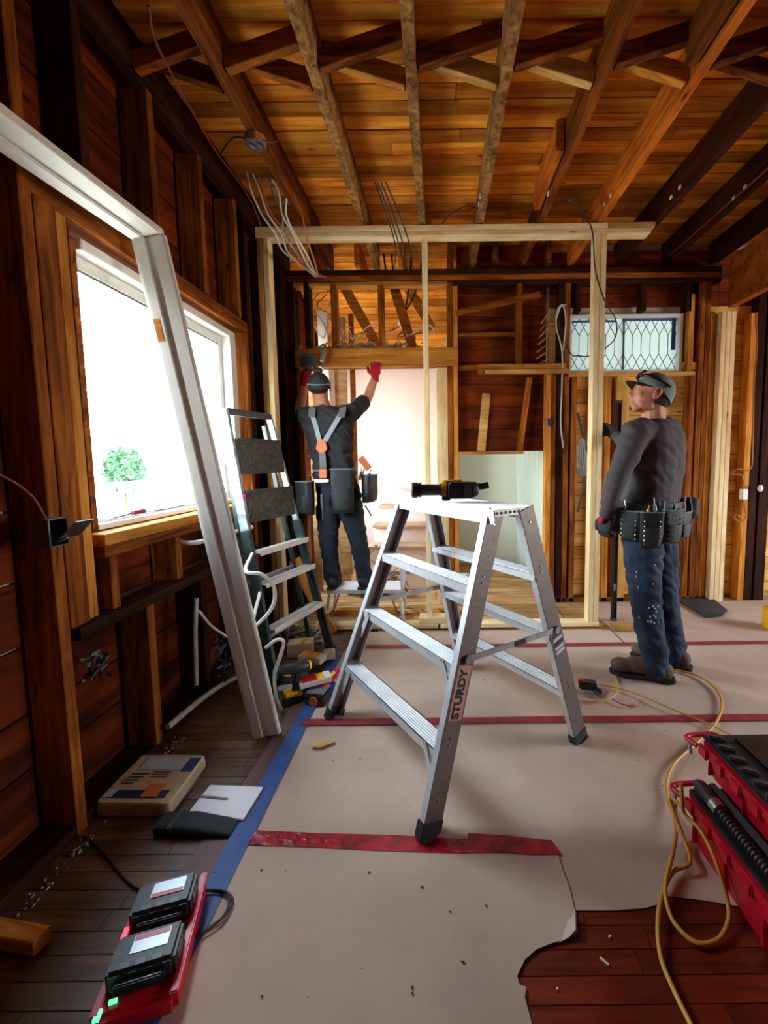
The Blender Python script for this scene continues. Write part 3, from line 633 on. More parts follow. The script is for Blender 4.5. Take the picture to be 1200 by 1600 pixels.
rN = rail(Nf, Nt, nout, 0); rR = rail(Rf, Rt, nout, 0); rL = rail(Lf, Lt, -nout, 0); rB = rail(Bf, Bt, -nout, 0)
def step(fa, ta, fb_, tb, q, brace, outd):
    a = fa+(ta-fa)*q; b = fb_+(tb-fb_)*q; d = (b-a); L_ = d.length; dn = d.normalized(); out = (outd-dn*outd.dot(dn)).normalized(); out.z = 0; out.normalize()
    a2, b2 = a+dn*.003, b-dn*.003; c = (a2+b2)/2; hd = dn*(b2-a2).length/2
    s_ = MB().obox(c, hd, out*.040, V((0, 0, .002))).obox(c+out*.038-V((0, 0, .016)), hd, out*.002, V((0, 0, .018))).obox(c-out*.038-V((0, 0, .012)), hd, out*.002, V((0, 0, .014)))
    for k in range(-3, 4): s_.obox(c+out*k*.010+V((0, 0, .003)), hd, out*.0022, V((0, 0, .0012)))
    s = s_.build('step', ALU, lad)
    if brace:
        for e, sg in ((a2, 1), (b2, -1)):
            p0 = e+dn*sg*.085+out*.042-V((0, 0, .02)); p1 = e+dn*sg*.006+out*.052-V((0, 0, .155))
            MB().obox((p0+p1)/2+V((0,0,.02)), (p0-p1)/2, (p0-p1).cross(out).normalized()*.014, out*.002).cyl(p0+V((0,0,.018)), p0+out*.006+V((0,0,.018)), .005, n=8).build('step_brace', ALU, s, bevel=.0008)
    return s
of = (Nf-Rf).normalized()
for q in (.245, .50, .75):
    step(Lf, Lt, Nf, Nt, q, q < .7, of); step(Bf, Bt, Rf, Rt, q, False, -of)
tc_ = (Nt+Rt+Lt+Bt)/4; dl = (Nt-Lt).normalized(); ds = (Rt-Nt).normalized(); hl = (Nt-Lt).length/2+.014; hs = (Rt-Nt).length/2+.040
dsp = (ds-dl*ds.dot(dl)).normalized()
tp_ = MB().obox(tc_+V((0, 0, .003)), dl*hl, dsp*hs, V((0, 0, .003)))
for k in (-1, 1): tp_.obox(tc_+dsp*hs*k-V((0, 0, .022)), dl*hl, dsp*.0022, V((0, 0, .026)))
for k in range(-6, 7): tp_.obox(tc_+dsp*k*.015+V((0, 0, .007)), dl*hl, dsp*.003, V((0, 0, .0014)))
top = tp_.build('top_platform', ALU, lad)
for k in (-1, 1): MB().obox(tc_+dl*hl*k-V((0, 0, .008)), dsp*hs, dl*.003, V((0, 0, .013))).build('end_cap', ALUD, top, bevel=.001)
mb = MB()
for k in range(-4, 5): mb.cyl(tc_+dl*(hl+.002)+dsp*hs*k*.22-V((0, 0, .008)), tc_+dl*(hl+.006)+dsp*hs*k*.22-V((0, 0, .008)), .0055, n=8)
mb.build('end_rivet', BLACK, top, kind='stuff')
# spreader bars
for fa, ta, fb_, tb, n in ((Nf, Nt, Rf, Rt, nout), (Lf, Lt, Bf, Bt, -nout)):
    a = fa+(ta-fa)*.52+n*.008; b = fb_+(tb-fb_)*.52+n*.008
    sb = MB().bar(a, b, .005, .024).build('spreader_bar', ALUD, lad, bevel=.002)
    MB().cyl(a-n*.004, a+n*.008, .016, n=16).build('pivot', GREY, sb); MB().cyl(b-n*.004, b+n*.008, .016, n=16).build('pivot', GREY, sb)
    if n is nout:
        m_ = (a*.45+b*.55); MB().obox(m_+n*.004, (b-a).normalized()*.028, V((0, 0, .009)), n*.001).build('dark_label', BLACK, sb)
# sticker with the word STURDY running up the near web
d = (Nt-Nf).normalized(); n = (nout-d*nout.dot(d)).normalized(); sdir = d.cross(n).normalized()
if sdir.x < 0: sdir = -sdir
q0 = Nf+d*.475
lab = MB().obox(q0+n*(th/2+.0006), d*.095, sdir*.030, n*.0006).build('sticker', plain('pink sticker', hexc('c08a7a'), .5, var=.15, vscale=30), rN, label='pink sticker reading STURDY')
# letters upright along the rail
t_ = text('lettering', 'STURDY', .046, q0-d*.004+n*(th/2+.0016), d, -sdir if d.cross(-sdir).dot(n) > 0 else sdir, BLACK, lad)
lab2 = Rf+(Rt-Rf).normalized()*.57; d2 = (Rt-Rf).normalized(); n2 = (nout-d2*nout.dot(d2)).normalized(); s2 = d2.cross(n2).normalized()
for k in range(5):
    MB().obox(lab2-d2*(.02*k)+n2*(th/2+.0007), d2*.007, s2*.027, n2*.0006).build('warning_label', [BLACK, CYANB][k % 2] if k < 3 else CYANB, rR)

# drill / driver on the ladder top
def drill(base, fwd, up, scale=1., name='cordless_drill', label='', lying=True, noz=True):
    t = thing(name, base, label, 'power tool'); fwd = V(fwd).normalized(); up = V(up).normalized(); s = fwd.cross(up).normalized(); b = V(base); k = scale
    def pt(a, c, e=0): return b+fwd*a*k+up*c*k+s*e*k
    body = MB().tube([pt(-.075, 0), pt(-.06, 0), pt(.02, 0), pt(.05, 0)], [.024*k, .031*k, .031*k, .026*k], 16).build('motor_housing', BLACK, t, smooth=True)
    MB().tube([pt(-.088, 0), pt(-.076, 0)], [.02*k, .028*k], 16).build('rear_cap', YEL, body, smooth=True)
    MB().tube([pt(.05, 0), pt(.075, 0)], [.026*k, .026*k], 16).build('clutch_ring', BLACK, t)
    MB().tube([pt(.075, 0), pt(.11, 0)], [.02*k, .015*k], 16).build('chuck', DGREY, t)
    if noz: MB().tube([pt(.11, 0), pt(.17, 0)], [.004*k, .003*k], 8).build('bit', STEEL, t)
    h = MB().obox(pt(-.02, -.075), up*.055*k, fwd*.019*k, s*.016*k).build('handle', BLACK, t, bevel=.008*k)
    MB().obox(pt(.006, -.05), up*.014*k, fwd*.008*k, s*.008*k).build('trigger', BLACK, h, bevel=.002)
    MB().obox(pt(-.01, -.135), up*.012*k, fwd*.045*k, s*.034*k).build('handle_foot', YEL, t, bevel=.005*k)
    bt_ = MB().obox(pt(-.005, -.165), up*.020*k, fwd*.055*k, s*.036*k).build('battery', BLACK, t, bevel=.006*k)
    MB().obox(pt(.051, -.165), up*.010*k, fwd*.0012, s*.022*k).build('battery_label', GREY, bt_)
    return t
# tool lying on the platform: nose to the left, battery toward the camera
dz = H+.012
tv = thing('cordless_caulk_gun', (.0, 1.86, dz), 'black and grey cordless tool with clear nozzle lying on the ladder top', 'power tool')
A = lambda u, v, h=0: V((0, 0, 0))
ax = V((.92, .05, 0)).normalized(); cy_ = V((.07, 1.83, dz+.048)); ay = V((-.05, .92, 0)).normalized()
MB().tube([cy_-ax*.19, cy_-ax*.185, cy_-ax*.165, cy_-ax*.16], [.026, .034, .034, .028], 18).build('front_ring', BLACK, tv, smooth=True)
MB().tube([cy_-ax*.16, cy_-ax*.15, cy_-ax*.06], [.029, .025, .024], 18).build('cartridge_tube', DGREY, tv, smooth=True)
MB().tube([cy_-ax*.158, cy_-ax*.146], [.031, .031], 18).build('collar', BLACK, tv)
MB().tube([cy_-ax*.27+V((0, 0, .012)), cy_-ax*.20+V((0, 0, .004)), cy_-ax*.188], [.003, .011, .015], 10).build('nozzle', BAGW, tv, smooth=True)
MB().tube([cy_-ax*.065, cy_-ax*.04, cy_+ax*.09, cy_+ax*.1], [.026, .033, .033, .024], 16).build('motor_housing', BLACK, tv, smooth=True)
MB().tube([cy_-ax*.058, cy_-ax*.040], [.0345, .0345], 18).build('yellow_ring', YEL, tv)
hg = MB().obox(cy_+ax*.02-ay*.03, ax*.052, ay*.05, V((0, 0, .034))).build('battery', BLACK, tv, bevel=.006)
MB().obox(cy_+ax*.035-ay*.081, ax*.004, ay*.0008, V((0, 0, .020))).build('latch', BLACKG, hg)
MB().obox(cy_+ax*.045-ay*.081, ax*.016, ay*.001, V((0, 0, .028))).build('battery_side_panel', DGREY, hg, bevel=.0005)
MB().tube([cy_+ax*.07+V((0, 0, .01)), cy_+ax*.12+V((0, 0, .012)), cy_+ax*.145+V((0, 0, .018))], [.017, .014, .015], 12).build('rear_handle', BLACK, tv, smooth=True)
MB().tube([cy_+V((0, 0, .035))-ax*.05, cy_+V((0, 0, .038))+ax*.03], [.006, .006], 8).build('top_rail', YEL, tv)
MB().obox(cy_-ax*.04-V((0,0,.035)), ax*.018, ay*.02, V((0, 0, .012))).build('trigger_guard', DGREY, tv, bevel=.004)

# ================================================================== LEANING DOOR JAMB
jb = thing('door_jamb', (-.83, 1.89, 0), 'long white painted door jamb frame leaning against the left wall by the window', 'door frame')
f0 = V((-.828, 1.892, .003)); f1 = V((-1.165, 1.80, 2.20)); u = (f1-f0).normalized(); vdir = V((0, -1, 0)); vdir = (vdir-u*vdir.dot(u)).normalized(); nrm = u.cross(vdir).normalized()
if nrm.x < 0: nrm = -nrm
Lj = (f1-f0).length
leg = MB().obox((f0+f1)/2, u*Lj/2, nrm*.068, vdir*.010).build('jamb_leg', WPAINT, jb, bevel=.002)
MB().obox((f0+f1)/2+vdir*.016-nrm*.030-u*.0, u*(Lj/2-.002), nrm*.022, vdir*.006).build('door_stop', WPAINT, leg, bevel=.003)
MB().obox((f0+f1)/2+vdir*.013+nrm*.040, u*(Lj/2-.002), nrm*.027, vdir*.004).build('jamb_rebate', WPAINT, leg, bevel=.003)
MB().obox(f0+u*1.86+vdir*.0225-nrm*.036, u*.045, nrm*.013, vdir*.0008).build('hinge_mortise', W_STUDO, leg)
MB().obox(f0+u*.38+vdir*.012-nrm*.0685, u*.03, nrm*.001, vdir*.010).build('strike_notch', W_STUDD, leg)
h0 = f1+vdir*.010+u*.010; h1 = f1+vdir*1.85+u*.010
hd_ = MB().obox((h0+h1)/2, vdir*(1.85/2+.0), nrm*.068, u*.010).build('jamb_head', WPAINT, jb, bevel=.002)
MB().obox((h0+h1)/2-u*.016-nrm*.030, vdir*(1.85/2-.03), nrm*.022, u*.006).build('door_stop', WPAINT, hd_, bevel=.003)
MB().obox((h0+h1)/2-u*.013+nrm*.040, vdir*(1.85/2-.03), nrm*.027, u*.004).build('jamb_rebate', WPAINT, hd_, bevel=.003)
g0 = f0+vdir*1.86; g1 = f1+vdir*1.86
MB().obox((g0+g1)/2, u*Lj/2, nrm*.068, vdir*.010).build('jamb_leg', WPAINT, jb, bevel=.002)

# ================================================================== DARK STEP LADDER BY THE WINDOW
bl = thing('step_ladder', (-.85, 2.5, 0), 'dark fibreglass step ladder with paint-splattered black trays, propped by the window', 'ladder')
a0, b0 = V((-.93, 2.27, .01)), V((-.755, 2.79, .01)); a1, b1 = V((-1.175, 2.35, 1.56)), V((-1.065, 2.70, 1.56))
wd = (b0-a0).normalized(); fn = V((wd.y, -wd.x, 0)).normalized()
def rail2(p, q, m, w_=.06, t_=.022, nm='rail', par=bl):
    d = (q-p).normalized(); s_ = d.cross(wd).normalized()
    r = MB().obox((p+q)/2, d*(q-p).length/2, s_*w_/2, wd*t_/2).build(nm, m, par, bevel=.002)
    return r
ra = rail2(a0, a0.lerp(a1, .58), FIBRE); rb = rail2(b0, b0.lerp(b1, .58), FIBRE)
rail2(a0.lerp(a1, .58), a1, RAILW, nm='rail_upper'); rail2(b0.lerp(b1, .58), b1, RAILW, w_=.04, t_=.016, nm='rail_upper')
MB().bar(a1+V((0, 0, .01)), b1+V((0, 0, .01)), .045, .035).build('top_handle', DGREY, bl, bevel=.006)
MB().obox(a0.lerp(a1, .70)+fn*.033-wd*.0, V((0, 0, .018)), wd*.012, fn*.001).build('pink_tape', plain('pink tape', hexc('e83a78'), .5), ra)
def plat(q, hh, tilt, nm='paint_tray'):
    a = a0.lerp(a1, q)+wd*.014; b = b0.lerp(b1, q)-wd*.014; c = (a+b)/2+fn*.028
    up_ = (V((0, 0, 1))*cos(tilt)-fn*sin(tilt)).normalized()
    o = MB().obox(c, wd*(b-a).length/2, up_*hh/2, up_.cross(wd).normalized()*.006).build(nm, PLATS, bl, bevel=.003)
    MB().obox(c+up_*hh/2+fn*.006, wd*(b-a).length/2, up_*.003, up_.cross(wd).normalized()*.009).build('tray_lip', DGREY, o)
plat(.845, .20, .12); plat(.665, .18, .10)
for q in (.50, .385, .22):
    a = a0.lerp(a1, q)+wd*.012; b = b0.lerp(b1, q)-wd*.012; w_ = .085
    s_ = MB().obox((a+b)/2+fn*.02, wd*(b-a).length/2, fn*w_/2, V((0, 0, .002))).obox((a+b)/2+fn*(.02+w_/2), wd*(b-a).length/2, fn*.002, V((0, 0, .016)))
    for k in range(-3, 4): s_.obox((a+b)/2+fn*(.02+k*.011)+V((0, 0, .003)), wd*(b-a).length/2, fn*.002, V((0, 0, .001)))
    s_.build('step', ALU, bl)
c0, c1 = a0-fn*.10+V((0,0,.0)), b0-fn*.10; 
for p, q in ((a0-fn*.13+wd*.03, a1-fn*.035+wd*.02), (b0-fn*.13-wd*.03, b1-fn*.035-wd*.02)): rail2(p, p.lerp(q, .97), FIBRE, .03, .018, 'rear_leg')
for q in (.15, .38, .62): MB().bar((a0-fn*.13+wd*.03).lerp(a1-fn*.035+wd*.02, q), (b0-fn*.13-wd*.03).lerp(b1-fn*.035-wd*.02, q), .012, .022).build('rear_brace', ALUD, bl)
for p in (a0, b0): MB().obox(p+V((0, 0, .012)), wd*.016, fn*.038, V((0, 0, .016))).build('rubber_foot', SOLE, bl, bevel=.003)

# ================================================================== PLATFORM UNDER THE LEFT WORKER
pf = thing('work_platform', (-.62, 3.45, 0), 'low aluminium work platform carrying the man at the header', 'platform')
PX0, PX1, PYA, PYB, PH = -.92, -.31, 3.34, 3.60, .245
mb = MB().box((PX0, PYA, PH-.028), (PX1, PYB, PH))
for k in range(9): mb.box((PX0, PYA+.01+k*.029, PH), (PX1, PYA+.018+k*.029, PH+.002))
mb.build('deck', ALU, pf)
for x in (PX0+.02, PX1-.02):
    for y, dy in ((PYA+.015, -.03), (PYB-.015, .03)): beam('leg', (x, y, PH-.03), (x+(.03 if x > -.6 else -.03), y+dy, 0.0), .03, .022, ALU, pf, up=(1, 0, 0), bevel=.002)
MB().bar((PX1-.03, PYA, .02), (PX1-.10, PYA+.02, PH-.03), .012, .02, (0, 1, 0)).bar((PX0+.03, PYA, .02), (PX0+.10, PYA+.02, PH-.03), .012, .02, (0, 1, 0)).build('diagonal_brace', ALUD, pf)
MB().bar((PX1-.0, PYA+.01, PH), (PX1+.0, PYA+.01, PH+.18), .02, .02, (0, 1, 0)).bar((PX1, PYB-.01, PH), (PX1, PYB-.01, PH+.18), .02, .02, (0, 1, 0)).bar((PX1, PYA, PH+.18), (PX1, PYB, PH+.18), .02, .02).build('side_rail', ALU, pf)
tag(MB().box((-1.0, 3.44, .0), (-.36, 3.52, .04)).build('timber_offcut', W_STUDO, bevel=.002), 'honey coloured timber lying on the floor under the work platform', 'offcut')
# leaning timber brace by the dark ladder
tag(beam('leaning_board', (-.80, 3.0, .03), (-1.06, 3.03, .58), .022, .085, W_STUDO, None, up=(1, 0, .4)), 'short honey brown board leaning beside the dark ladder', 'board')
# framing of the pony wall seen behind the ladder is part of the left wall; broken lath heap behind it
def heap(name, c, rx, ry, rz, n, mat, label, ln=.1, th_=.006, seed=1, cat='debris', chunks=0):
    r = random.Random(seed); mb = MB()
    for i in range(n):
        p = V((c[0]+r.gauss(0, rx*.4), c[1]+r.gauss(0, ry*.4), c[2]+abs(r.gauss(0, rz*.45)))); d = V((r.gauss(0, 1), r.gauss(0, 1), r.gauss(0, .45))).normalized()*ln*r.uniform(.3, 1)/2
        s_ = d.cross(V((r.random(), r.random(), 1))).normalized()
        if p.z-abs(d.z) < c[2]+.004: p.z = c[2]+.004+abs(d.z)
        if i < chunks: mb.sph(p, (th_*3, th_*2.4, th_*1.6), nu=6, nv=4)
        else: mb.obox(p, d, s_*th_*r.uniform(.8, 2.4), d.cross(s_).normalized()*th_*.6)
    return tag(mb.build(name, mat, kind='stuff'), label, cat)
heap('lath_debris', (-1.05, 2.93, .0), .22, .09, .20, 110, DEBRIS, 'heap of broken lath and plaster behind the dark ladder', .16, .005, 1)
heap('lath_debris', (-.62, 3.98, .0), .32, .07, .26, 200, DEBRIS, 'heap of torn lath strips in the doorway behind the working man', .18, .005, 2)
heap('plaster_debris', (.0, 3.45, .0), .5, .10, .02, 70, W_STUDO, 'wood splinters scattered on the subfloor beyond the new frame', .06, .004, 3)
tag(heap('insulation_debris', (-.62, 3.745, 2.246), .50, .03, .05, 260, W_TREAD, 'shredded plaster and lath lying along the top of the header', .09, .005, 4), None)
for i, (a, b) in enumerate((((-.25, 4.35), (.15, 4.5)), ((.25, 4.0), (.7, 3.9)))):
    pass
tag(MB().obox((.24, 4.35, .02), (.16, .03, 0), (-.02, .11, 0), (0, 0, .02)).build('dust_sheet', SLATE, bevel=.004), 'small dark mat on the passage floor beyond the opening', 'mat')
tag(MB().sph((.25, 4.35, .07), (.07, .05, .03)).build('white_bundle', WIREW, smooth=True), 'small white bundle lying on the dark mat in the passage', 'bundle')

# ================================================================== PEOPLE
def ring(c, a, b, n=20, e=2.3):
    out = []
    for i in range(n):
        t = 2*pi*i/n; ct, st_ = cos(t), sin(t)
        out.append(c+a*(abs(ct)**(2/e)*(1 if ct > 0 else -1))+b*(abs(st_)**(2/e)*(1 if st_ > 0 else -1)))
    return out
def torso(mb, rings, rgt, fwd):
    mb.loft([ring(V(c), rgt*w_, fwd*d_) for c, w_, d_ in rings]); return mb
def limb(mb, pts, n=14):
    for i, (p, r) in enumerate(pts):
        mb.sph(p, r, nu=n, nv=8)
        if i: mb.tube([pts[i-1][0], p], [pts[i-1][1], r], n)
    return mb
def frame(fwd, up):
    f = V(fwd).normalized(); u = V(up); u = (u-f*u.dot(f)).normalized(); r = f.cross(u).normalized(); return r, f, u
def head(mb, c, fwd, up, k=1.):
    r, f, u = frame(fwd, up); c = V(c); R3 = M((r, f, u)).transposed()
    T = lambda x, y, z: c+(r*x+f*y+u*z)*k
    S_ = lambda x, y, z, a, b, d: mb.sph(T(x, y, z), (a*k, b*k, d*k), R3, 18, 12)
    S_(0, -.014, .030, .076, .098, .084); S_(0, .010, -.010, .067, .079, .096); S_(0, .052, -.092, .028, .030, .021)
    for s in (-1, 1):
        S_(s*.026, .073, .025, .026, .014, .009); S_(s*.043, .054, -.018, .018, .020, .016); S_(s*.044, .010, -.066, .020, .046, .026); S_(s*.022, .045, -.088, .022, .030, .018)
        S_(s*.012, .090, -.036, .009, .010, .008)
    mb.tube([T(0, .074, .018), T(0, .090, -.006), T(0, .102, -.028), T(0, .086, -.038)], [.009*k, .010*k, .013*k, .010*k], 10)
    S_(0, .078, -.058, .024, .014, .006); S_(0, .075, -.070, .020, .014, .007)
    return T, R3
def hand(mb, wrist, d, pn, side, curl=(.5, .6, .5), g=1., thumb=.4, spread=.0):
    """palm, four unequal jointed fingers and a thumb leaving the side of the palm"""
    d = V(d).normalized(); pn = V(pn); pn = (pn-d*pn.dot(d)).normalized(); side = V(side); side = (side-d*side.dot(d)-pn*side.dot(pn)).normalized(); w_ = V(wrist)
    R3 = M((side, d, pn)).transposed()
    mb.sph(w_+d*.048, (.043*g, .054, .017*g), R3, 16, 10); mb.sph(w_+d*.075, (.042*g, .026, .015*g), R3, 16, 10); mb.tube([w_-d*.02, w_+d*.02], [.026*g, .027*g], 14)
    for i, (off, ln) in enumerate(((.033, .072), (.011, .080), (-.011, .075), (-.032, .060))):
        p = w_+d*(.086-abs(off)*.15)+side*off; a = .12; r0 = .0098*g; dd = d+side*off*spread; dd.normalize()
        for j, fr_ in enumerate((.44, .31, .25)):
            a += curl[j]; q = p+(dd*cos(a)+pn*sin(a))*ln*fr_; mb.tube([p, q], [r0, r0*.93], 10); mb.sph(q, r0*.94, nu=10, nv=6); mb.sph(p, r0, nu=10, nv=6); p = q; r0 *= .92
    p = w_+d*.022+side*.028; t1 = (side*.75+d*.62+pn*.25).normalized(); q = p+t1*.042; t2 = (side*.25+d*.85+pn*thumb).normalized(); r_ = q+t2*.032; s_ = r_+(t2+pn*.25).normalized()*.026
    limb(mb, [(p, .0155*g), (q, .0125*g), (r_, .0108*g), (s_, .0092*g)], 10)
    return mb
def boot(name, ankle, toe, ground, mat, par, k=1.):
    a = V(ankle); f = V((toe[0]-a.x, toe[1]-a.y, 0)).normalized(); r = V((f.y, -f.x, 0)); u = V((0, 0, 1)); g = V((a.x, a.y, ground)); R3 = M((r, f, u)).transposed()
    mb = MB(); P_ = lambda x, y, z: g+(r*x+f*y+u*z)*k
    mb.sph(P_(0, .165, .052), (.050*k, .062*k, .038*k), R3); mb.sph(P_(0, .09, .062), (.046*k, .075*k, .045*k), R3); mb.sph(P_(0, -.045, .055), (.042*k, .05*k, .048*k), R3); mb.sph(P_(0, .03, .07), (.045*k, .08*k, .052*k), R3)
    mb.tube([P_(0, .0, .06), P_(0, -.005, .14), a+u*.08], [.052*k, .050*k, .054*k], 16)
    b = organic(name, mb, mat, par, .007, 5)
    poly = [(-.042, -.09), (-.03, -.103), (.03, -.103), (.042, -.09), (.040, .02), (.052, .12), (.050, .18), (.03, .225), (0, .235), (-.03, .225), (-.050, .18), (-.052, .12), (-.040, .02)]
    MB().prism([(x*k, y*k) for x, y in poly], g+u*.001, r*.93, f*.985, u*.020*k).build('sole', SOLE, b, bevel=.004)
    return b
def lathe_cap(c, fwd, up, k=1., wd=.090, dp=.112, hh=.100, n=28):
    r, f, u = frame(fwd, up); rings = []
    for i in range(9):
        th = i/8*pi/2*.985; rings.append([c+(r*(wd*cos(th)*cos(2*pi*j/n))+f*(dp*cos(th)*sin(2*pi*j/n))+u*(hh*sin(th)))*k for j in range(n)])
    return rings, r, f, u
def band(c, rgt, fwd, w_, d_, h, t, name, mat, par, tilt=V((0, 0, 0))):
    u = V((0, 0, h/2)); n = 32
    o0 = ring(c-u, rgt*(w_+t), fwd*(d_+t), n); o1 = ring(c+u, rgt*(w_+t), fwd*(d_+t), n); i0 = ring(c-u, rgt*w_, fwd*d_, n); i1 = ring(c+u, rgt*w_, fwd*d_, n)
    mb = MB(); vs = o0+o1+i1+i0; fs = []
    for k in range(4):
        for j in range(n): a, b = k*n, ((k+1) % 4)*n; fs.append((a+j, a+(j+1) % n, b+(j+1) % n, b+j))
    return mb.add(vs, fs).build(name, mat, par, smooth=False)
def pouch(c, out, w_, h, d_, name, par, mat=POUCH, trim=True, pocket=True):
    """open bag hanging with its back at c (top centre); out points away from the body"""
    out = V(out).normalized(); u = V((0, 0, 1)); r = u.cross(out).normalized(); c = V(c)
    rg = [ring(c+out*(d_*.5*q)-u*(h*z), r*w_/2*s, out*d_/2*q, 20, 5) for z, s, q in ((1, .84, .62), (.95, .93, .78), (.6, 1, .95), (0, 1.03, 1.0))]
    inn = [ring(c+out*(d_*.5)-u*(h*z), r*w_/2*s, out*d_/2*s, 20, 5) for z, s in ((0, .93), (.5, .85))]
    o = MB().loft(rg+inn).build(name, mat, par, smooth=True)
    if trim: MB().tube(ring(c+out*d_*.5, r*w_/2*1.03, out*d_/2*1.0, 20, 5)+[ring(c+out*d_*.5, r*w_/2*1.03, out*d_/2, 20, 5)[0]], .0045, 6).build('rim_trim', POUCHT, o, smooth=True)
    if pocket: MB().loft([ring(c+out*(d_*.55)-u*(h*z), r*w_/2*s*.86, out*d_/2*q*1.12, 20, 3.6) for z, s, q in ((.92, .85, .8), (.7, 1, 1), (.42, 1, 1.02))]).build('outer_pocket', mat, o, smooth=True)
    return o
def hand_tool(p, d, L_, r, name, mat1, mat2, par):
    d = V(d).normalized(); p = V(p); o = MB().tube([p, p+d*L_*.1, p+d*L_*.6], [r*.9, r, r*.8], 10).build(name, mat1, par, smooth=True)
    MB().tube([p+d*L_*.6, p+d*L_], [r*.35, r*.3], 8).build('shaft', mat2, o); return o

# ------------------------------------------------ the man at the header (seen from behind)
m1 = thing('person', (-.75, 3.44, .247), 'man in black T-shirt and grey suspenders, back turned, reaching up to the header', 'person')
rg, fw = V((1, 0, 0)), V((0, 1, 0)); up = V((0, 0, 1))
pel, wai, che, nek = D(530, 772, 3.45), D(521, 728, 3.44), D(514, 668, 3.42), D(504, 630, 3.42); hc = D(499, 604, 3.45)
sL, sR = D(478, 650, 3.42), D(550, 645, 3.42)
eL, eR = D(467, 652, 3.63), D(573, 624, 3.62); wL, wR = D(476, 596, 3.60), D(586, 589, 3.645)
hL, hR = D(513, 795, 3.45), D(548, 795, 3.45); kL, kR = D(514, 855, 3.425), D(562, 855, 3.415)
aL, aR = V((D(521, 905, 3.45).x, 3.43, .335)), V((D(570, 903, 3.45).x, 3.43, .335))
b = MB()
torso(b, [(pel-up*.08, .14, .10), (pel, .165, .115), (wai, .145, .10), ((wai+che)/2, .155, .108), (che, .178, .115), (che+up*.10, .165, .10), (nek-up*.02, .09, .07)], rg, fw)
limb(b, [(nek-up*.03, .065), (hc-up*.05-fw*.01, .056)]); T1, R1 = head(b, hc, (-.12, 1, .28), (0, -.2, 1), 1.0)
limb(b, [(sL, .056), (sL.lerp(eL, .5), .052), (eL, .042), (eL.lerp(wL, .35), .043), (wL, .028)]); limb(b, [(sR, .056), (sR.lerp(eR, .5), .052), (eR, .042), (eR.lerp(wR, .35), .043), (wR, .028)])
limb(b, [(hL, .088), (kL, .056), (kL.lerp(aL, .35), .055), (aL, .038)]); limb(b, [(hR, .088), (kR, .056), (kR.lerp(aR, .35), .055), (aR, .038)])
dR, dL = V((.06, .14, 1)), V((.25, -.05, 1))
hand(b, wR, dR, (0, 1, -.1), (-1, 0, 0), (.15, .35, .3), 1, .3, 3); hand(b, wL, dL, (.3, .9, 0), (1, -.3, 0), (.6, .7, .5))
organic('body', b, SKIN, m1, .006, 4)
s = MB()
torso(s, [(wai-up*.10, .172, .128), (wai-up*.03, .166, .122), (wai+up*.06, .166, .120), ((wai+che)/2, .178, .125), (che, .202, .134), (che+up*.08, .198, .124), (che+up*.135, .150, .10), (nek-up*.022, .088, .078)], rg, fw)
for a, e_ in ((sL, eL), (sR, eR)): limb(s, [(a.lerp(che+up*.06, .35), .082), (a, .074), (a.lerp(e_, .45), .068), (a.lerp(e_, .72), .068)])
organic('t_shirt', s, TSHIRT, m1, .009, 7, .012, .09)
s = MB()
torso(s, [(pel-up*.13, .13, .09), (pel-up*.06, .178, .128), (pel, .182, .134), (wai-up*.05, .162, .122)], rg, fw)
limb(s, [(hL, .104), (hL.lerp(kL, .5), .087), (kL, .072), (kL.lerp(aL, .5), .069), (aL+up*.0, .063), (aL-up*.03, .062)]); limb(s, [(hR, .104), (hR.lerp(kR, .5), .087), (kR, .072), (kR.lerp(aR, .5), .069), (aR, .063), (aR-up*.03, .062)])
organic('trousers', s, DENIMD, m1, .009, 7, .011, .10)
boot('boot', aL, (aL.x-.03, 3.9), .247, POUCH, m1, .97); boot('boot', aR, (aR.x+.05, 3.9), .247, POUCH, m1, .97)
g = MB(); hand(g, wR, dR, (0, 1, -.1), (-1, 0, 0), (.15, .35, .3), 1.1, .3, 3); g.tube([wR-V(dR).normalized()*.04, wR+V(dR).normalized()*.02], [.034, .033], 14); organic('glove', g, GLOVER, m1, .005, 3)
g = MB(); hand(g, wL, dL, (.3, .9, 0), (1, -.3, 0), (.6, .7, .5), 1.2); g.tube([wL-V(dL).normalized()*.04, wL+V(dL).normalized()*.02], [.034, .033], 14); organic('glove', g, GLOVER, m1, .005, 3)
# cap worn back to front, with light strap, and hair
cr, r_, f_, u_ = lathe_cap(T1(0, -.012, .012), (-.12, 1, .15), (0, -.15, 1), 1.0, .087, .108, .104)
DK = plain('dark grey cap cloth', hexc('3e3e42'), .9, var=.3, vscale=20)
cap1 = MB().loft([[p-u_*.03 for p in cr[0]]]+cr).build('cap', DK, m1, smooth=True)
MB().tube([T1(0, -.012, .012)+r_*.090*cos(a)+f_*.111*sin(a)+u_*(.012+.012*sin(a)) for a in [pi+pi*i/14 for i in range(15)]], .0055, 8).build('cap_strap', SUSP, cap1, smooth=True)
MB().sph(T1(0, -.040, -.018), (.073, .076, .040), R1).build('hair', HAIR, m1, smooth=True)
MB().sph(T1(0, -.012, .118), .007).build('cap_button', DK, cap1, smooth=True)
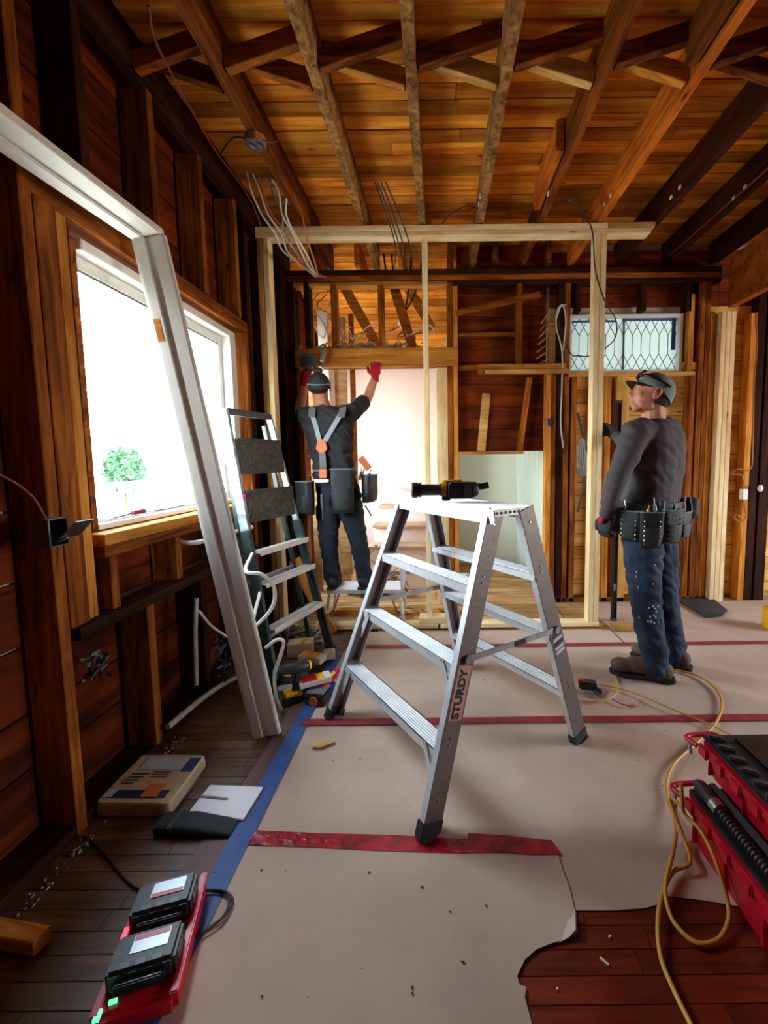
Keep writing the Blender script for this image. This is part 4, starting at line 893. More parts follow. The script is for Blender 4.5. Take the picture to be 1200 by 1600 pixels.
# suspenders
yb = -.145
def strap(pts, w_, name, mat, par, t=.004, out=V((0, -1, 0))):
    pts = spline([V(p) for p in pts], 5); rings = []
    for i, p in enumerate(pts):
        d = (pts[min(i+1, len(pts)-1)]-pts[max(i-1, 0)]).normalized(); s_ = d.cross(out).normalized()*w_/2; o_2 = s_.cross(d).normalized()*t/2
        rings.append([p-s_-o_2, p+s_-o_2, p+s_+o_2, p-s_+o_2])
    return MB().loft(rings).build(name, mat, par)
jn = D(503, 697, 3.29); 
sus = strap([D(489, 632, 3.36)+fw*.05, D(487, 642, 3.305), D(494, 668, 3.285), jn+V((-.012, 0, .02))], .036, 'suspender', SUSP, m1)
strap([D(537, 632, 3.36)+fw*.05, D(535, 642, 3.305), D(520, 668, 3.285), jn+V((.012, 0, .02))], .036, 'suspender', SUSP, m1)
for (a_, b_2) in (((488, 638), (487, 652)), ((536, 638), (533, 652))): strap([D(*a_, 3.298), D(*b_2, 3.284)], .052, 'shoulder_pad', plain('dark grey pad', hexc('55585a'), .8), m1, .008)
MB().prism([(-.028, .04), (0, .055), (.028, .04), (.045, -.02), (.02, -.05), (-.02, -.05), (-.045, -.02)], jn-fw*.006, rg, up, -fw*.008).build('leather_patch', LEATHO, m1, bevel=.002)
strap([jn-up*.04, D(505, 730, 3.27), D(505, 745, 3.28)], .05, 'suspender_tail', BLACK, m1)
MB().obox(D(505, 740, 3.262), rg*.030, up*.034, fw*.006).build('leather_patch', LEATHO, m1, bevel=.004)
wb1 = D(524, 738, 3.44); band(wb1, rg, fw, .166, .128, .055, .010, 'tool_belt', POUCH, m1)
band(wb1+up*.02, rg, fw, .177, .139, .014, .002, 'belt_webbing', POUCHT, m1)
pouch(D(483, 752, 3.32), (-.55, -.8, 0), .15, .26, .09, 'tool_pouch', m1)
pouch(D(535, 733, 3.295), (.1, -1, 0), .17, .34, .075, 'tool_pouch', m1)
pouch(D(570, 742, 3.40), (1, -.35, 0), .15, .22, .085, 'tool_pouch', m1, BLACK)
hm = hand_tool(D(503, 772, 3.245), (0, 0, -1), .20, .014, 'hammer_handle', DGREY, DGREY, m1)
MB().obox(D(503, 751, 3.25), rg*.055, fw*.012, up*.011).build('hammer_head', STEEL, hm, bevel=.004)
for (a, b_2, c_, m_) in ((566, 735, .10, STEEL), (574, 741, .09, BLACK), (562, 742, .11, GREY)): hand_tool(D(a, b_2+8, 3.36), (.25+.02*(a-566), 0, 1), c_, .010, 'hand_tool', m_, m_, m1)
MB().obox(D(570, 724, 3.34), V((-.035, 0, .045)), V((.02, 0, .016)), fw*.008).build('speed_square', LEATHO, m1)
MB().tube(spline([D(570, 790, 3.36), D(577, 800, 3.35), D(580, 806, 3.35)]), .006, 6).build('dangling_strap', BLACK, m1)
MB().sph(D(577, 760, 3.34), (.03, .03, .045)).build('tape_measure', DGREY, m1, smooth=True)
# circular saw held up against the header
sw = thing('circular_saw', D(490, 562, 3.58), 'dark cordless saw held up against the header by the man in the black T-shirt', 'power tool')
sc_ = D(484, 566, 3.62); MB().cyl(sc_-fw*.05, sc_+fw*.012, .068, n=24).build('blade_guard', DGREY, sw, bevel=.006)
MB().obox(sc_+V((.01, 0, -.055)), V((.09, 0, .01)), V((0, .05, 0)), V((0, 0, .003))).build('base_plate', STEEL, sw, bevel=.001); MB().cyl(sc_-fw*.058, sc_-fw*.051, .040, n=24).build('motor_cover', BLACK, sw, bevel=.003)
MB().obox(D(505, 556, 3.59), V((.012, 0, .05)), V((.018, 0, -.004)), fw*.02).build('motor', STEEL, sw, bevel=.006)
MB().obox(D(497, 577, 3.565), V((.035, 0, -.01)), V((0, 0, .016)), fw*.02).build('handle', BLACK, sw, bevel=.006)

# ------------------------------------------------ the man watching from the right
m2 = thing('person', (1.25, 2.47, .010), 'man in charcoal shirt, jeans and grey cap looking up beside the new stud', 'person')
G0 = .0115
fw = V((-.62, .78, 0)).normalized(); rg = V((fw.y, -fw.x, 0))
pel, wai, che, nek = D(1013, 806, 2.52), D(1019, 765, 2.51), D(1022, 705, 2.50), D(1022, 655, 2.49); hc = D(1014, 617, 2.48)
sL, sR = che+up*.13-rg*.175, che+up*.13+rg*.175
sL = D(994, 677, 2.37)
eL, wL = D(962, 752, 2.33), D(947, 806, 2.42); eR, wR = D(992, 705, 2.88), D(962, 680, 3.10)
hL, hR = D(1003, 832, 2.44), D(1028, 830, 2.60); kL, kR = D(1008, 935, 2.37), D(1036, 930, 2.50); aL, aR = V((1.235, 2.345, .10)), V((1.425, 2.50, .10))
b = MB()
torso(b, [(pel-up*.08, .14, .11), (pel, .17, .12), (wai, .155, .115), ((wai+che)/2, .165, .12), (che, .185, .125), (che+up*.12, .165, .105), (nek-up*.01, .08, .07)], rg, fw)
hf = V((-1, .10, .30)); limb(b, [(nek-up*.03, .068), (hc-up*.06+V((.025, 0, 0)), .060)]); T2, R2 = head(b, hc, hf, (.15, 0, 1), 1.03)
for a, e_, w_ in ((sL, eL, wL), (sR, eR, wR)): limb(b, [(a, .058), (a.lerp(e_, .5), .052), (e_, .043), (e_.lerp(w_, .35), .044), (w_, .029)])
for a, k_, c_ in ((hL, kL, aL), (hR, kR, aR)): limb(b, [(a, .09), (k_, .058), (k_.lerp(c_, .35), .058), (c_, .04)])
dL = V((-.12, .06, -1)); dR = V((-.25, .75, .35))
LH = (wL, dL, (.8, .5, 0), (-.5, .8, 0), (.45, .55, .4)); RH = (wR, dR, (-.8, -.1, -.3), (0, 0, 1), (.5, .7, .5))
hand(b, *LH); hand(b, *RH)
organic('body', b, SKIN, m2, .0052, 4)
s = MB()
torso(s, [(pel+up*.03, .19, .140), (wai-up*.02, .192, .143), (wai+up*.07, .192, .148), ((wai+che)/2+up*.01, .200, .152), (che+up*.02, .212, .153), (che+up*.10, .204, .140), (che+up*.155, .155, .11), (nek-up*.0, .082, .078)], rg, fw)
for a, e_, w_ in ((sL, eL, wL), (sR, eR, wR)): limb(s, [(a.lerp(che+up*.09, .30), .092), (a, .078), (a.lerp(e_, .5), .070), (e_, .058), (e_.lerp(w_, .5), .053), (w_-(w_-e_).normalized()*.02, .042)])
organic('long_sleeved_shirt', s, SWEAT, m2, .009, 6, .008, .13)
s = MB()
torso(s, [(pel-up*.16, .13, .10), (pel-up*.07, .185, .145), (pel, .190, .148), (pel+up*.05, .180, .138)], rg, fw)
for a, k_, c_ in ((hL, kL, aL), (hR, kR, aR)): limb(s, [(a-up*.02, .116), (a.lerp(k_, .5), .103), (k_, .087), (k_.lerp(c_, .5), .080), (c_+up*.05, .074), (c_-up*.035, .070)])
organic('jeans', s, DENIM, m2, .009, 6, .010, .12)
boot('boot', aL, (.90, 2.48), G0, BOOT, m2, 1.06); boot('boot', aR, (1.14, 2.72), G0, BOOT, m2, 1.06)
g = MB(); hand(g, *LH, 1.2); g.tube([wL+V((.004, 0, .04)), wL-V((0, 0, .02))], [.038, .034], 14); gl_ = organic('glove', g, GLOVEB, m2, .005, 3)
MB().tube([wL+V((.004, 0, .042)), wL+V((.001, 0, .005))], [.0405, .0385], 18).build('glove_cuff', GLOVER, gl_, smooth=True)
MB().sph(wL+V((-.028, -.01, -.02)), (.018, .026, .026)).build('glove_patch', GLOVER, gl_, smooth=True)
g = MB(); hand(g, *RH, 1.2); g.tube([wR-V(dR).normalized()*.04, wR+V(dR).normalized()*.02], [.036, .034], 14); organic('glove', g, GLOVEB, m2, .005, 3)
# cap, sunglasses, hair, eyes
cr, r_, f_, u_ = lathe_cap(T2(0, -.024, .034), V((-1, .10, .42)), (.42, 0, 1), 1.03, .087, .107, .094)
cap2 = MB().loft([[p-u_*(.012+.045*max(0, -(p-T2(0, -.024, .034)).dot(f_)/.107)) for p in cr[0]]]+cr).build('cap', CAPG, m2, smooth=True)
bc = T2(0, -.024, .034); br = []
for q, ex_ in ((.0, 0), (.35, .03), (.7, .058), (1, .075)):
    br.append([bc+(f_*(.094+ex_-.075*(abs(x)**2.2)*(.6+q*.4))+r_*.082*x*(1-.15*q)-u_*(.012*q+.016*x*x))+u_*.004 for x in [-1+2*i/12 for i in range(13)]])
vs = [p for rr_ in br for p in rr_]+[p-u_*.004 for rr_ in br for p in rr_]; n13 = 13; fs = []
for lay in (0, 52):
    for i in range(3):
        for j in range(12):
            q = (lay+i*13+j, lay+i*13+j+1, lay+(i+1)*13+j+1, lay+(i+1)*13+j); fs.append(q if lay else q[::-1])
for j in range(12): fs.append((39+j, 39+j+1, 52+39+j+1, 52+39+j)); 
for i in range(3): fs.append((i*13, (i+1)*13, 52+(i+1)*13, 52+i*13)); fs.append((i*13+12, 52+i*13+12, 52+(i+1)*13+12, (i+1)*13+12))
MB().add(vs, fs).build('cap_brim', BLACK, cap2)
MB().tube([bc+r_*.094*cos(a)*1.03+f_*.116*sin(a)*1.03+u_*(.022+.02*sin(a)) for a in [-.35+(pi+.7)*i/18 for i in range(19)]], .0065, 8).build('goggle_strap', BLACKG, cap2, smooth=True)
for s_ in (-1, 1): MB().sph(bc+f_*.108+r_*.036*s_+u_*.052, (.032, .012, .020), M((r_, f_, u_)).transposed()).build('goggle_lens', BLACKG, cap2, smooth=True)
MB().sph(T2(0, -.050, -.012), (.0745, .068, .060), R2).build('hair', HAIR, m2, smooth=True)
for s_ in (-1, 1):
    MB().sph(T2(s_*.030, .0745, .008), .0095).build('eye', WIREW, m2, smooth=True); MB().sph(T2(s_*.030, .0815, .008), .0045).build('iris', HAIR, m2, smooth=True)
    MB().sph(T2(s_*.031, .083, .030), (.020, .006, .005), R2).build('eyebrow', HAIR, m2, smooth=True)
MB().sph(T2(0, .066, -.096), (.020, .0185, .014), R2).build('stubble', plain('stubble brown', hexc('6a4030'), .9), m2, smooth=True)
for T_, m_, R_ in ((T2, m2, R2), (T1, m1, R1)):
    for s_ in (-1, 1):
        er = MB().sph(T_(s_*.082, -.012, -.004), (.008, .020, .033), R_@M.Rotation(.25, 3, 'X')).build('ear', SKIN, m_, smooth=True)
        MB().tube(spline([T_(s_*.089, .002, .008), T_(s_*.090, -.010, .026), T_(s_*.091, -.028, .016), T_(s_*.090, -.026, -.012), T_(s_*.088, -.006, -.032)], 4), .0042, 6).build('ear_rim', SKIN, er, smooth=True)
# tool belt
bw = D(1015, 790, 2.52); band(bw, rg, fw, .200, .156, .06, .010, 'tool_belt', POUCH, m2)
band(bw-up*.075, rg, fw, .196, .152, .13, .014, 'belt_pad', POUCH, m2)
def around(a, dz=0): return bw+rg*(.207*cos(a))+fw*(.163*sin(a))+up*dz, (rg*cos(a)/.2+fw*sin(a)/.16).normalized()
for a_, w_, h_, d_, dz in ((-1.62, .12, .15, .055, -.02), (-2.10, .12, .19, .065, -.0), (-2.60, .12, .20, .075, -.01), (-3.10, .12, .17, .06, -.01), (-3.6, .12, .15, .06, .0), (-.75, .12, .12, .085, .04)):
    c_, o_2 = around(a_, dz); p_ = pouch(c_+o_2*.002, o_2, w_, h_, d_, 'tool_pouch', m2, POUCH, True, True)
    mb = MB(); r3 = up.cross(o_2).normalized()
    for i in range(5):
        for s_ in (-1, 1): mb.sph(c_+o_2*(d_*1.03)+r3*s_*w_*.33-up*(.05+.026*i), .0042, nu=6, nv=4)
    mb.build('rivets', STEEL, p_, kind='stuff')
for a_, m_, l_ in ((-1.75, STEEL, .10), (-2.0, BLACK, .08), (-2.5, GREY, .10), (-2.7, YEL, .06), (-3.2, STEEL, .08), (-1.2, BLACK, .09)):
    c_, o_2 = around(a_, -.03); hand_tool(c_+o_2*.045, (rr.uniform(-.2, .2), rr.uniform(-.2, .2), 1), l_, .010, 'hand_tool', m_, m_, m2)
c_, o_2 = around(-1.2); strap([c_+o_2*.02, c_+o_2*.03-up*.14, c_+o_2*.03-up*.26], .028, 'hanging_strap', plain('brown strap', hexc('4a2c24'), .8), m2, out=o_2)
c_, o_2 = around(-2.35); hk = MB().tube([c_+o_2*.035+up*.05, c_+o_2*.035-up*.02], [.018, .016], 12).build('flashlight', plain('blue grey tool', hexc('3c4c60'), .4, .3), m2, smooth=True)
mb = MB()
for i in range(22):
    t_s = rr.uniform(-.3, .7); c_ = kL.lerp(hL, t_s) if t_s > 0 else kL.lerp(aL, -t_s); rad_ = .087+.022*max(0, t_s); an = rr.uniform(-2.6, -.9)
    mb.sph(c_+V((cos(an), sin(an), 0))*(rad_+.001), (.004, .004, rr.uniform(.004, .009)), nu=6, nv=4)
mb.build('paint_specks', WIREW, m2, kind='stuff')
# long level
lv = thing('spirit_level', (1.335, 3.235, .012), 'long black spirit level standing upright beside the right new stud', 'level')
lx0, lx1 = 1.345, 1.385; lz1 = 1.72; ly = 3.235
l_ = MB().box((lx0, ly-.012, .0125), (lx0+.008, ly+.012, lz1)).box((lx1-.008, ly-.012, .0125), (lx1, ly+.012, lz1)).box((lx0+.008, ly-.005, .0125), (lx1-.008, ly+.005, lz1)).build('level_body', BLACK, lv, bevel=.001)
for z_ in (.28, .87, 1.45): MB().box((lx0+.010, ly-.009, z_-.028), (lx1-.010, ly+.009, z_+.028)).build('vial_window', SUSP, lv, bevel=.002)
for z_ in (.0125, lz1-.02): MB().box((lx0-.002, ly-.014, z_), (lx1+.002, ly+.014, z_+.02)).build('end_cap', DGREY, lv)

# ================================================================== THINGS ON THE FLOOR
# twin battery charger
o = V((-.748, .998, 0)); ax = V((-.30, 1, 0)).normalized(); ay = V((ax.y, -ax.x, 0)); up = V((0, 0, 1))
ch_ = thing('battery_charger', (-.748, .998, 0), 'red twin battery charger with two black batteries, bottom left on the dark planks', 'charger')
cb = MB().obox(o+up*.030, ax*.150, ay*.084, up*.028).build('charger_body', REDP, ch_, bevel=.012)
for s_ in (-1, 1): MB().obox(o+up*.060+ay*.078*s_, ax*.150, ay*.009, up*.007).build('side_ridge', REDP, cb, bevel=.003)
for k, yc in ((1, .070), (-1, -.066)):
    c = o+ax*yc+up*.088
    bt_ = MB().obox(c, ax*.046, ay*.072, up*.026).obox(c-ax*.030-up*.004, ax*.024, ay*.060, up*.016).build('battery', BLACK, ch_, bevel=.008)
    MB().obox(c-ax*.056-up*.006, ax*.004, ay*.050, up*.014).build('battery_foot', BLACKG, bt_, bevel=.003)
    MB().obox(c+up*.0268+ax*.010+ay*.008, ax*.021, ay*.040, up*.0006).build('battery_label', GREY, bt_)
    MB().obox(c+up*.0276+ax*(-.006 if k > 0 else .024)+ay*.008, ax*.006, ay*.038, up*.0005).build('red_stripe', REDP, bt_)
    for s_ in (-1, 1): MB().obox(c+ay*s_*.073-ax*.005, ax*.02, ay*.002, up*.012).build('release_tab', DGREY, bt_, bevel=.001)
    for s_ in (-1, 0, 1): MB().obox(c-ax*.034+up*.0268+ay*s_*.034, ax*.006, ay*.010, up*.0008).build('grip_rib', DGREY, bt_)
MB().obox(o-ax*.145-ay*.072+up*.062, ax*.010, ay*.006, up*.004).build('green_indicator', GLED, ch_, label='green indicator light')
MB().obox(o-ax*.125-ay*.05+up*.062, ax*.003, ay*.008, up*.004).build('green_indicator', GLED, ch_, label='green indicator light')
MB().obox(o-ay*.080+ax*.025+up*.068, ax*.012, ay*.005, up*.004).build('red_indicator', RLED, ch_, label='red indicator light')
tag(wire('power_cord', [F(130, 1305, .004), F(160, 1330, .004), F(200, 1378, .004), F(250, 1398, .012), F(330, 1390, .012), F(362, 1402, .014), F(350, 1432, .014), F(290, 1470, .012), F(268, 1474, .022)], .0038, WIREB), 'black power cord snaking from the charger to the left wall', 'cord')
tag(wire('power_cord', [F(262, 1412, .03), F(285, 1398, .02), F(340, 1390, .020), F(358, 1402, .022), F(345, 1436, .020), F(290, 1474, .014), F(264, 1480, .014)], .0034, WIREB), 'second loop of black cord lying over the blue tape by the charger', 'cord')
# wrapped paper sack
bg = thing('mortar_sack', (-1.13, 1.60, 0), 'flat kraft paper sack with navy and orange print in clear wrap by the left wall', 'sack')
q = [F(150, 1268, .055), F(288, 1272, .055), F(312, 1192, .055), F(212, 1178, .055)]
c = sum(q, V())/4; ex = (q[1]-q[0]).normalized(); ey = (q[3]-q[0]); ey = (ey-ex*ey.dot(ex)).normalized()
cen = V((-1.135, 1.565, 0)); ex = V((1, -.02, 0)).normalized(); ey = V((-.02, 1, 0)); sk_ = .10; hx, hy = .138, .128
def BP(a, b_, z): return cen+ex*(a*hx+b_*.02)+ey*(b_*hy)+up*z
rings = []
for z, s in ((.002, .97), (.008, 1.0), (.030, 1.01), (.048, 1.0), (.055, .975)): rings.append([p+V((.004*noise.noise(p*25), .004*noise.noise(p*25+V((5, 5, 5))), .003*noise.noise(p*18) if z > .04 else 0)) for p in ring(cen+up*z, ex*hx*s, ey*hy*s, 60, 18)])
sk = MB().loft(rings).build('sack_body', KRAFT, bg, smooth=False, bevel=0)
mb = MB(); mb.loft([ring(cen+up*z, ex*hx*s, ey*hy*s, 40, 7) for z, s in ((.001, 1.03), (.018, 1.05), (.040, 1.045), (.050, 1.02))], cap=False)
mb.build('plastic_wrap', BAGW, bg, smooth=True)
zt = .0568
def pr(a0_, a1_, b0_2, b1_, m_, nm='print_panel'): MB().obox(BP((a0_+a1_)/2, (b0_2+b1_)/2, zt), ex*hx*(a1_-a0_)/2, ey*hy*(b1_-b0_2)/2, up*.0005).build(nm, m_, sk)
pr(-.75, .50, .30, .86, CYANB); pr(.54, .86, .22, .84, NAVY); pr(-.72, .85, -.82, -.52, NAVY)
zt = .0577; pr(.15, .60, -.78, -.30, ORANGE); pr(-.85, -.60, -.80, -.50, CYANB)
for i in range(4): pr(-.75+.0*i, -.25-.05*i, .10-.13*i, .14-.13*i, NAVY, 'print_line')
for i in range(3): pr(-.15, .35, .18-.10*i, .21-.10*i, plain('dark print', (.12, .1, .1), .6), 'print_line')
text('lettering', 'MORTAR', .036, BP(.36, -.55, .0584), ex, ey, plain('dark brown print', (.15, .06, .03), .6), sk, .0002) if False else None
# pad with pencil and pouch
pd = thing('note_pad', (-.83, 1.50, 0), 'white letter pad on a black folder beside the wrapped sack', 'pad')
q = [F(292, 1276, .02), F(388, 1282, .02), F(410, 1226, .02), F(318, 1224, .02)]; c = sum(q, V())/4; ex = ((q[1]-q[0])+(q[2]-q[3])).normalized(); ey = V((-ex.y, ex.x, 0)); c.z = 0
MB().obox(c+up*.006, ex*.117, ey*.082, up*.005).build('folder', BLACK, pd, bevel=.002); MB().obox(c+up*.014, ex*.108, ey*.076, up*.003).build('paper_block', PAPERW, pd, bevel=.001)
MB().obox(c+up*.0176+ex*.0+ey*.0, ex*.106, ey*.074, up*.0004).build('top_sheet', PAPERW, pd)
pe = thing('carpenter_pencil', c+up*.021-ex*.06, 'flat grey pencil lying across the white pad', 'pencil'); dp = V((1, -.14, 0)).normalized()
MB().obox(c+up*.0215-ex*.055+ey*.012, dp*.052, dp.cross(up)*.0038, up*.0022).build('pencil_body', plain('grey lilac lacquer', hexc('a89aa4'), .4), pe, bevel=.001); MB().tube([c+up*.0215-ex*.055+ey*.012+dp*.052, c+up*.0215-ex*.055+ey*.012+dp*.062], [.003, .0008], 6).build('pencil_tip', W_NEWG, pe)
pc = F(308, 1288, .02); pc.z = 0; dp = V((1, -.04, 0)).normalized()
ph = thing('tool_case', pc, 'soft black zipped case lying in front of the white pad', 'case')
MB().loft([ring(pc+dp*a+up*(.001+h_), dp.cross(up)*w_, up*h_, 16, 3) for a, w_, h_ in ((-.14, .030, .012), (-.13, .040, .020), (-.02, .042, .022), (.10, .036, .012), (.135, .034, .008))]).build('case_body', plain('dark green grey canvas', hexc('20262a'), .8, bump=.3, bscale=40), ph, smooth=True)
MB().obox(pc-dp*.075+up*.03, dp*.008, dp.cross(up)*.043, up*.013).build('case_strap', BLACK, ph, bevel=.003)
# bits of timber bottom left, wood chip
tag(beam('timber_offcut', F(-30, 1452, .03), F(66, 1470, .03), .045, .04, W_STUDO, None), 'yellowish timber end poking in at the lower left edge', 'offcut')
tag(MB().loft([[F(486, 1166, .012), F(490, 1163, .012), F(490, 1163, .018), F(486, 1166, .018)], [F(500, 1168, .012), F(502, 1158, .012), F(502, 1158, .018), F(500, 1168, .018)], [F(523, 1159, .012), F(521, 1156, .012), F(521, 1156, .016), F(523, 1159, .016)]]).build('wood_chip', W_NEWG), 'thin wood chip on the paper left of the aluminium ladder', 'wood chip')
for i, (u_1, v_1, l_, a_) in enumerate(((944, 1502, .018, -.8), (953, 1463, .006, .4), (871, 1545, .004, .3))):
    p_ = F(u_1, v_1, .0035); dd_ = V((cos(a_), sin(a_), 0))
    tag(MB().obox(p_, dd_*l_/1.6, V((-dd_.y, dd_.x, 0))*.0022, up*.002).build('wood_sliver', W_NEW), ['longest pale splinter on the bare red planks', 'small pale speck of wood above the long splinter on the red planks', 'pale crumb near the torn paper edge on the red planks'][i], 'splinter')
# dirt crumbs
r = random.Random(8); mb = MB()
for i in range(64):
    u_1, v_1 = (r.gauss(770, 30), r.gauss(1060, 14)) if i < 22 else (r.uniform(330, 1180), r.uniform(1030, 1580))
    p_ = F(u_1, v_1, 0)
    if p_.y < 1.3 and p_.x > .25: continue
    s_ = r.uniform(.001, .0032); mb.sph((p_.x, p_.y, .0125 if p_.y > 1.27 else .0095), (s_*r.uniform(.7, 2), s_, s_*.5), nu=6, nv=4)
tag(mb.build('dirt_crumbs', plain('dark dirt', hexc('4a3828'), .95), kind='stuff'), 'dark crumbs of dirt sprinkled over the floor paper', 'dirt')
# rubble along the foot of the left wall
mb = MB()
for i in range(150):
    yy = r.uniform(.8, 1.9); p_ = V((-1.235+abs(r.gauss(0, .014)), yy, .0)); s_ = r.uniform(.0015, .0055)
    mb.sph(p_+up*s_*.5+V((r.gauss(0, .012), 0, 0)), (s_, s_*r.uniform(.7, 2), s_*.6), nu=6, nv=4)
tag(mb.build('plaster_crumbs', DEBRIS, kind='stuff'), 'crumbled plaster along the floor joint of the left wall', 'debris')
# flat dark mat by the back wall
mp = [F(1052, 937), F(1110, 936), F(1136, 958), F(1128, 966), F(1100, 968)]
tag(sheet('rubber_mat', [(p.x, p.y) for p in mp], .016, .012, SLATE, 'dark flat rubber mat on the floor behind the standing man', 'mat'), None)

# ------------------------------------------------ red tool boxes
def crate(z0, z1, X0, Y1, X1, Y0, label):
    t = thing('tool_box', ((X0+X1)/2, (Y0+Y1)/2, z0), label, 'tool box')
    h = z1-z0; b_ = MB().loft([ring(V(((X0+X1)/2+o_, (Y0+Y1)/2, z)), V(((X1-X0)/2-s, 0, 0)), V((0, (Y1-Y0)/2-s, 0)), 40, 14) for z, s, o_ in ((z0, .030, 0), (z0+.012, .020, 0), (z1-.03, .006, 0), (z1-.028, 0, 0), (z1, 0, 0))]).build('box_shell', REDP, t)
    n = 7 if h > .15 else 8
    for i in range(n):
        yy = Y0+(Y1-Y0)*(i+.5)/n
        MB().box((X0-.008, yy-.022, z1-.045), (X0+.004, yy+.022, z1-.006)).build('rim_lug', REDP, b_, bevel=.004)
    for i in range(4):
        yy = Y0+(Y1-Y0)*(i+.5)/4+.02
        MB().box((X0+.004, yy-.004, z0+.02), (X0+.020, yy+.004, z1-.05)).build('side_rib', REDP, b_, bevel=.002)
    # far end carrying handle
    hz = z1-.03
    MB().tube(spline([(X0+.0, Y1+.0, hz), (X0-.012, Y1+.04, hz), (X0+.01, Y1+.055, hz), (X0+.05, Y1+.058, hz), (X0+.10, Y1+.055, hz), (X0+.13, Y1, hz)], 4), .009, 10).build('end_handle', REDP, t, smooth=True)
    MB().tube([(X0-.008, Y1+.03, hz), (X0-.008, Y1+.02, z0+.04)], .006, 8).build('latch', SUSP, t)
    return t
X0, Y1 = .818, 1.345
c1 = crate(.001, .165, X0, Y1, 1.42, .74, 'lower open red tool box of the stack in the lower right corner')
MB().box((X0+.012, .752, .166), (1.41, Y1-.012, .178)).build('black_tray', BLACK, c1, bevel=.004)
# long black tool with corrugated grip lying on the lower box
tl = thing('telescopic_tool', (X0+.05, 1.1, .19), 'black ribbed tool shaft with two silver collars lying on the lower red box', 'tool')
p0, p1 = V((X0+.038, 1.33, .200)), V((X0+.040, .74, .200)); dd = p1-p0
MB().tube([p0, p0+dd*.03, p0+dd*.18], [.012, .022, .020], 14).build('butt', BLACK, tl, smooth=True)
pts = []; rr2 = []
for i in range(100): pts.append(p0+dd*(.18+.52*i/99)); rr2.append(.0185 if i % 4 < 2 else .0145)
MB().tube(pts, rr2, 14).build('ribbed_grip', BLACK, tl, smooth=True)
for q_ in (.15, .71): MB().tube([p0+dd*q_, p0+dd*(q_+.05)], .0215, 18).build('silver_collar', STEEL, tl, smooth=True)
MB().tube([p0+dd*.76, p1], .017, 14).build('shaft', BLACK, tl, smooth=True)
MB().obox(p0+dd*.5+V((.040, 0, -.004)), dd*.48, V((.013, 0, 0)), up*.014).build('guide_rail', DGREY, tl, bevel=.005)
X2, Y2 = .905, 1.415
c2 = crate(.185, .300, X2, Y2, 1.48, .78, 'upper red tool box with black ribbed lid in the lower right corner')
ld = MB().box((X2+.012, .79, .3005), (1.47, Y2-.008, .318)).build('lid', BLACK, c2, bevel=.006)
for i in range(11):
    yy = Y2-.04-i*.052
    MB().obox((X2+.040, yy, .322), V((.022, -.010, 0)), V((.003, .009, 0)), up*.010).build('lid_rib', DGREY, ld, bevel=.004)
for i in range(3): MB().box((X2+.10+.13*i, .80, .3185), (X2+.20+.13*i, Y2-.04, .326)).build('lid_panel', BLACKG, ld, bevel=.006)
# yellow air hose
hp = [F(1100, 1640, .02), F(1078, 1598, .02), F(1052, 1545, .015), F(1034, 1500, .012), F(1028, 1450, .02), F(1034, 1400, .02), F(1052, 1362, .02), F(1078, 1347, .03)]
hp += [V((.80, 1.30, .03)), V((.785, 1.355, .12)), L(1066, 1262, .775)]
hp2 = [L(1079, 1240, .80)+V((-.02, .02, .02)), L(1066, 1250, .775), L(1070, 1272, .78), L(1096, 1300, .80), L(1120, 1350, .802), L(1137, 1410, .802), F(1138, 1440, .02), F(1122, 1468, .012), F(1090, 1474, .012), F(1060, 1450, .014), F(1044, 1420, .02), F(1040, 1380, .035), F(1052, 1330, .035), F(1056, 1290, .03), F(1044, 1250, .012), F(1042, 1220, .0165), F(1056, 1190, .0165), F(1090, 1160, .0165), F(1118, 1130, .0185), F(1128, 1100, .0185), F(1118, 1076, .0185), F(1090, 1056, .0185), F(1060, 1048, .0185), F(1046, 1046, .0185)]
tag(wire('air_hose', hp, .0062, HOSE), 'yellow air hose running from the bottom edge up to the red boxes', 'hose')
tag(wire('air_hose', hp2, .0062, HOSE), 'yellow air hose looping over the lower red box and curving to the boots', 'hose')
tag(wire('air_line', [F(1176, 1168, .020), F(1110, 1132, .020), F(1050, 1108, .022), F(1000, 1086, .020), F(960, 1074, .020), F(905, 1064, .020)], .0036, HOSE), 'thin yellow line crossing the middle red tape toward the upper box', 'hose')
tag(wire('air_line', [F(962, 1056, .020), F(964, 1080, .028), F(950, 1092, .026), F(925, 1096, .022), F(905, 1095, .02)], .005, HOSE), 'short looped yellow hose end beside the coil on the floor', 'hose')
tag(wire('air_line', [F(956, 1092, .02), F(972, 1100, .019), F(992, 1104, .019), F(1000, 1100, .019), F(999, 1095, .019)], .0036, COPPER), 'thin hooked brown cord tip on the paper near the near boot', 'cord')
tag(wire('air_line', [F(1052, 1030, .02), F(1062, 1000, .02), F(1078, 985, .02)], .004, HOSE), 'little piece of yellow hose showing behind the boots', 'hose') if False else None
# small nail gun / clamp behind the ladder foot
ng = thing('nail_gun', F(918, 1080, .02), 'small black tool with red trim lying behind the right ladder foot', 'power tool')
c = F(918, 1082, 0)
MB().obox(c+up*.045, V((.045, -.012, 0)), V((.008, .028, 0)), up*.022).build('tool_body', BLACK, ng, bevel=.008)
MB().obox(c+V((.035, -.02, .030)), V((.03, -.02, -.008)), V((.01, .014, 0)), up*.012).build('tool_handle', BLACK, ng, bevel=.006)
MB().obox(c+V((-.035, .01, .058)), V((.014, -.003, 0)), V((.004, .016, 0)), up*.014).build('red_cap', REDP, ng, bevel=.004)
MB().tube([c+V((.03, -.03, .022)), c+V((.045, -.075, .020))], [.012, .009], 10).build('nose', DGREY, ng, smooth=True)
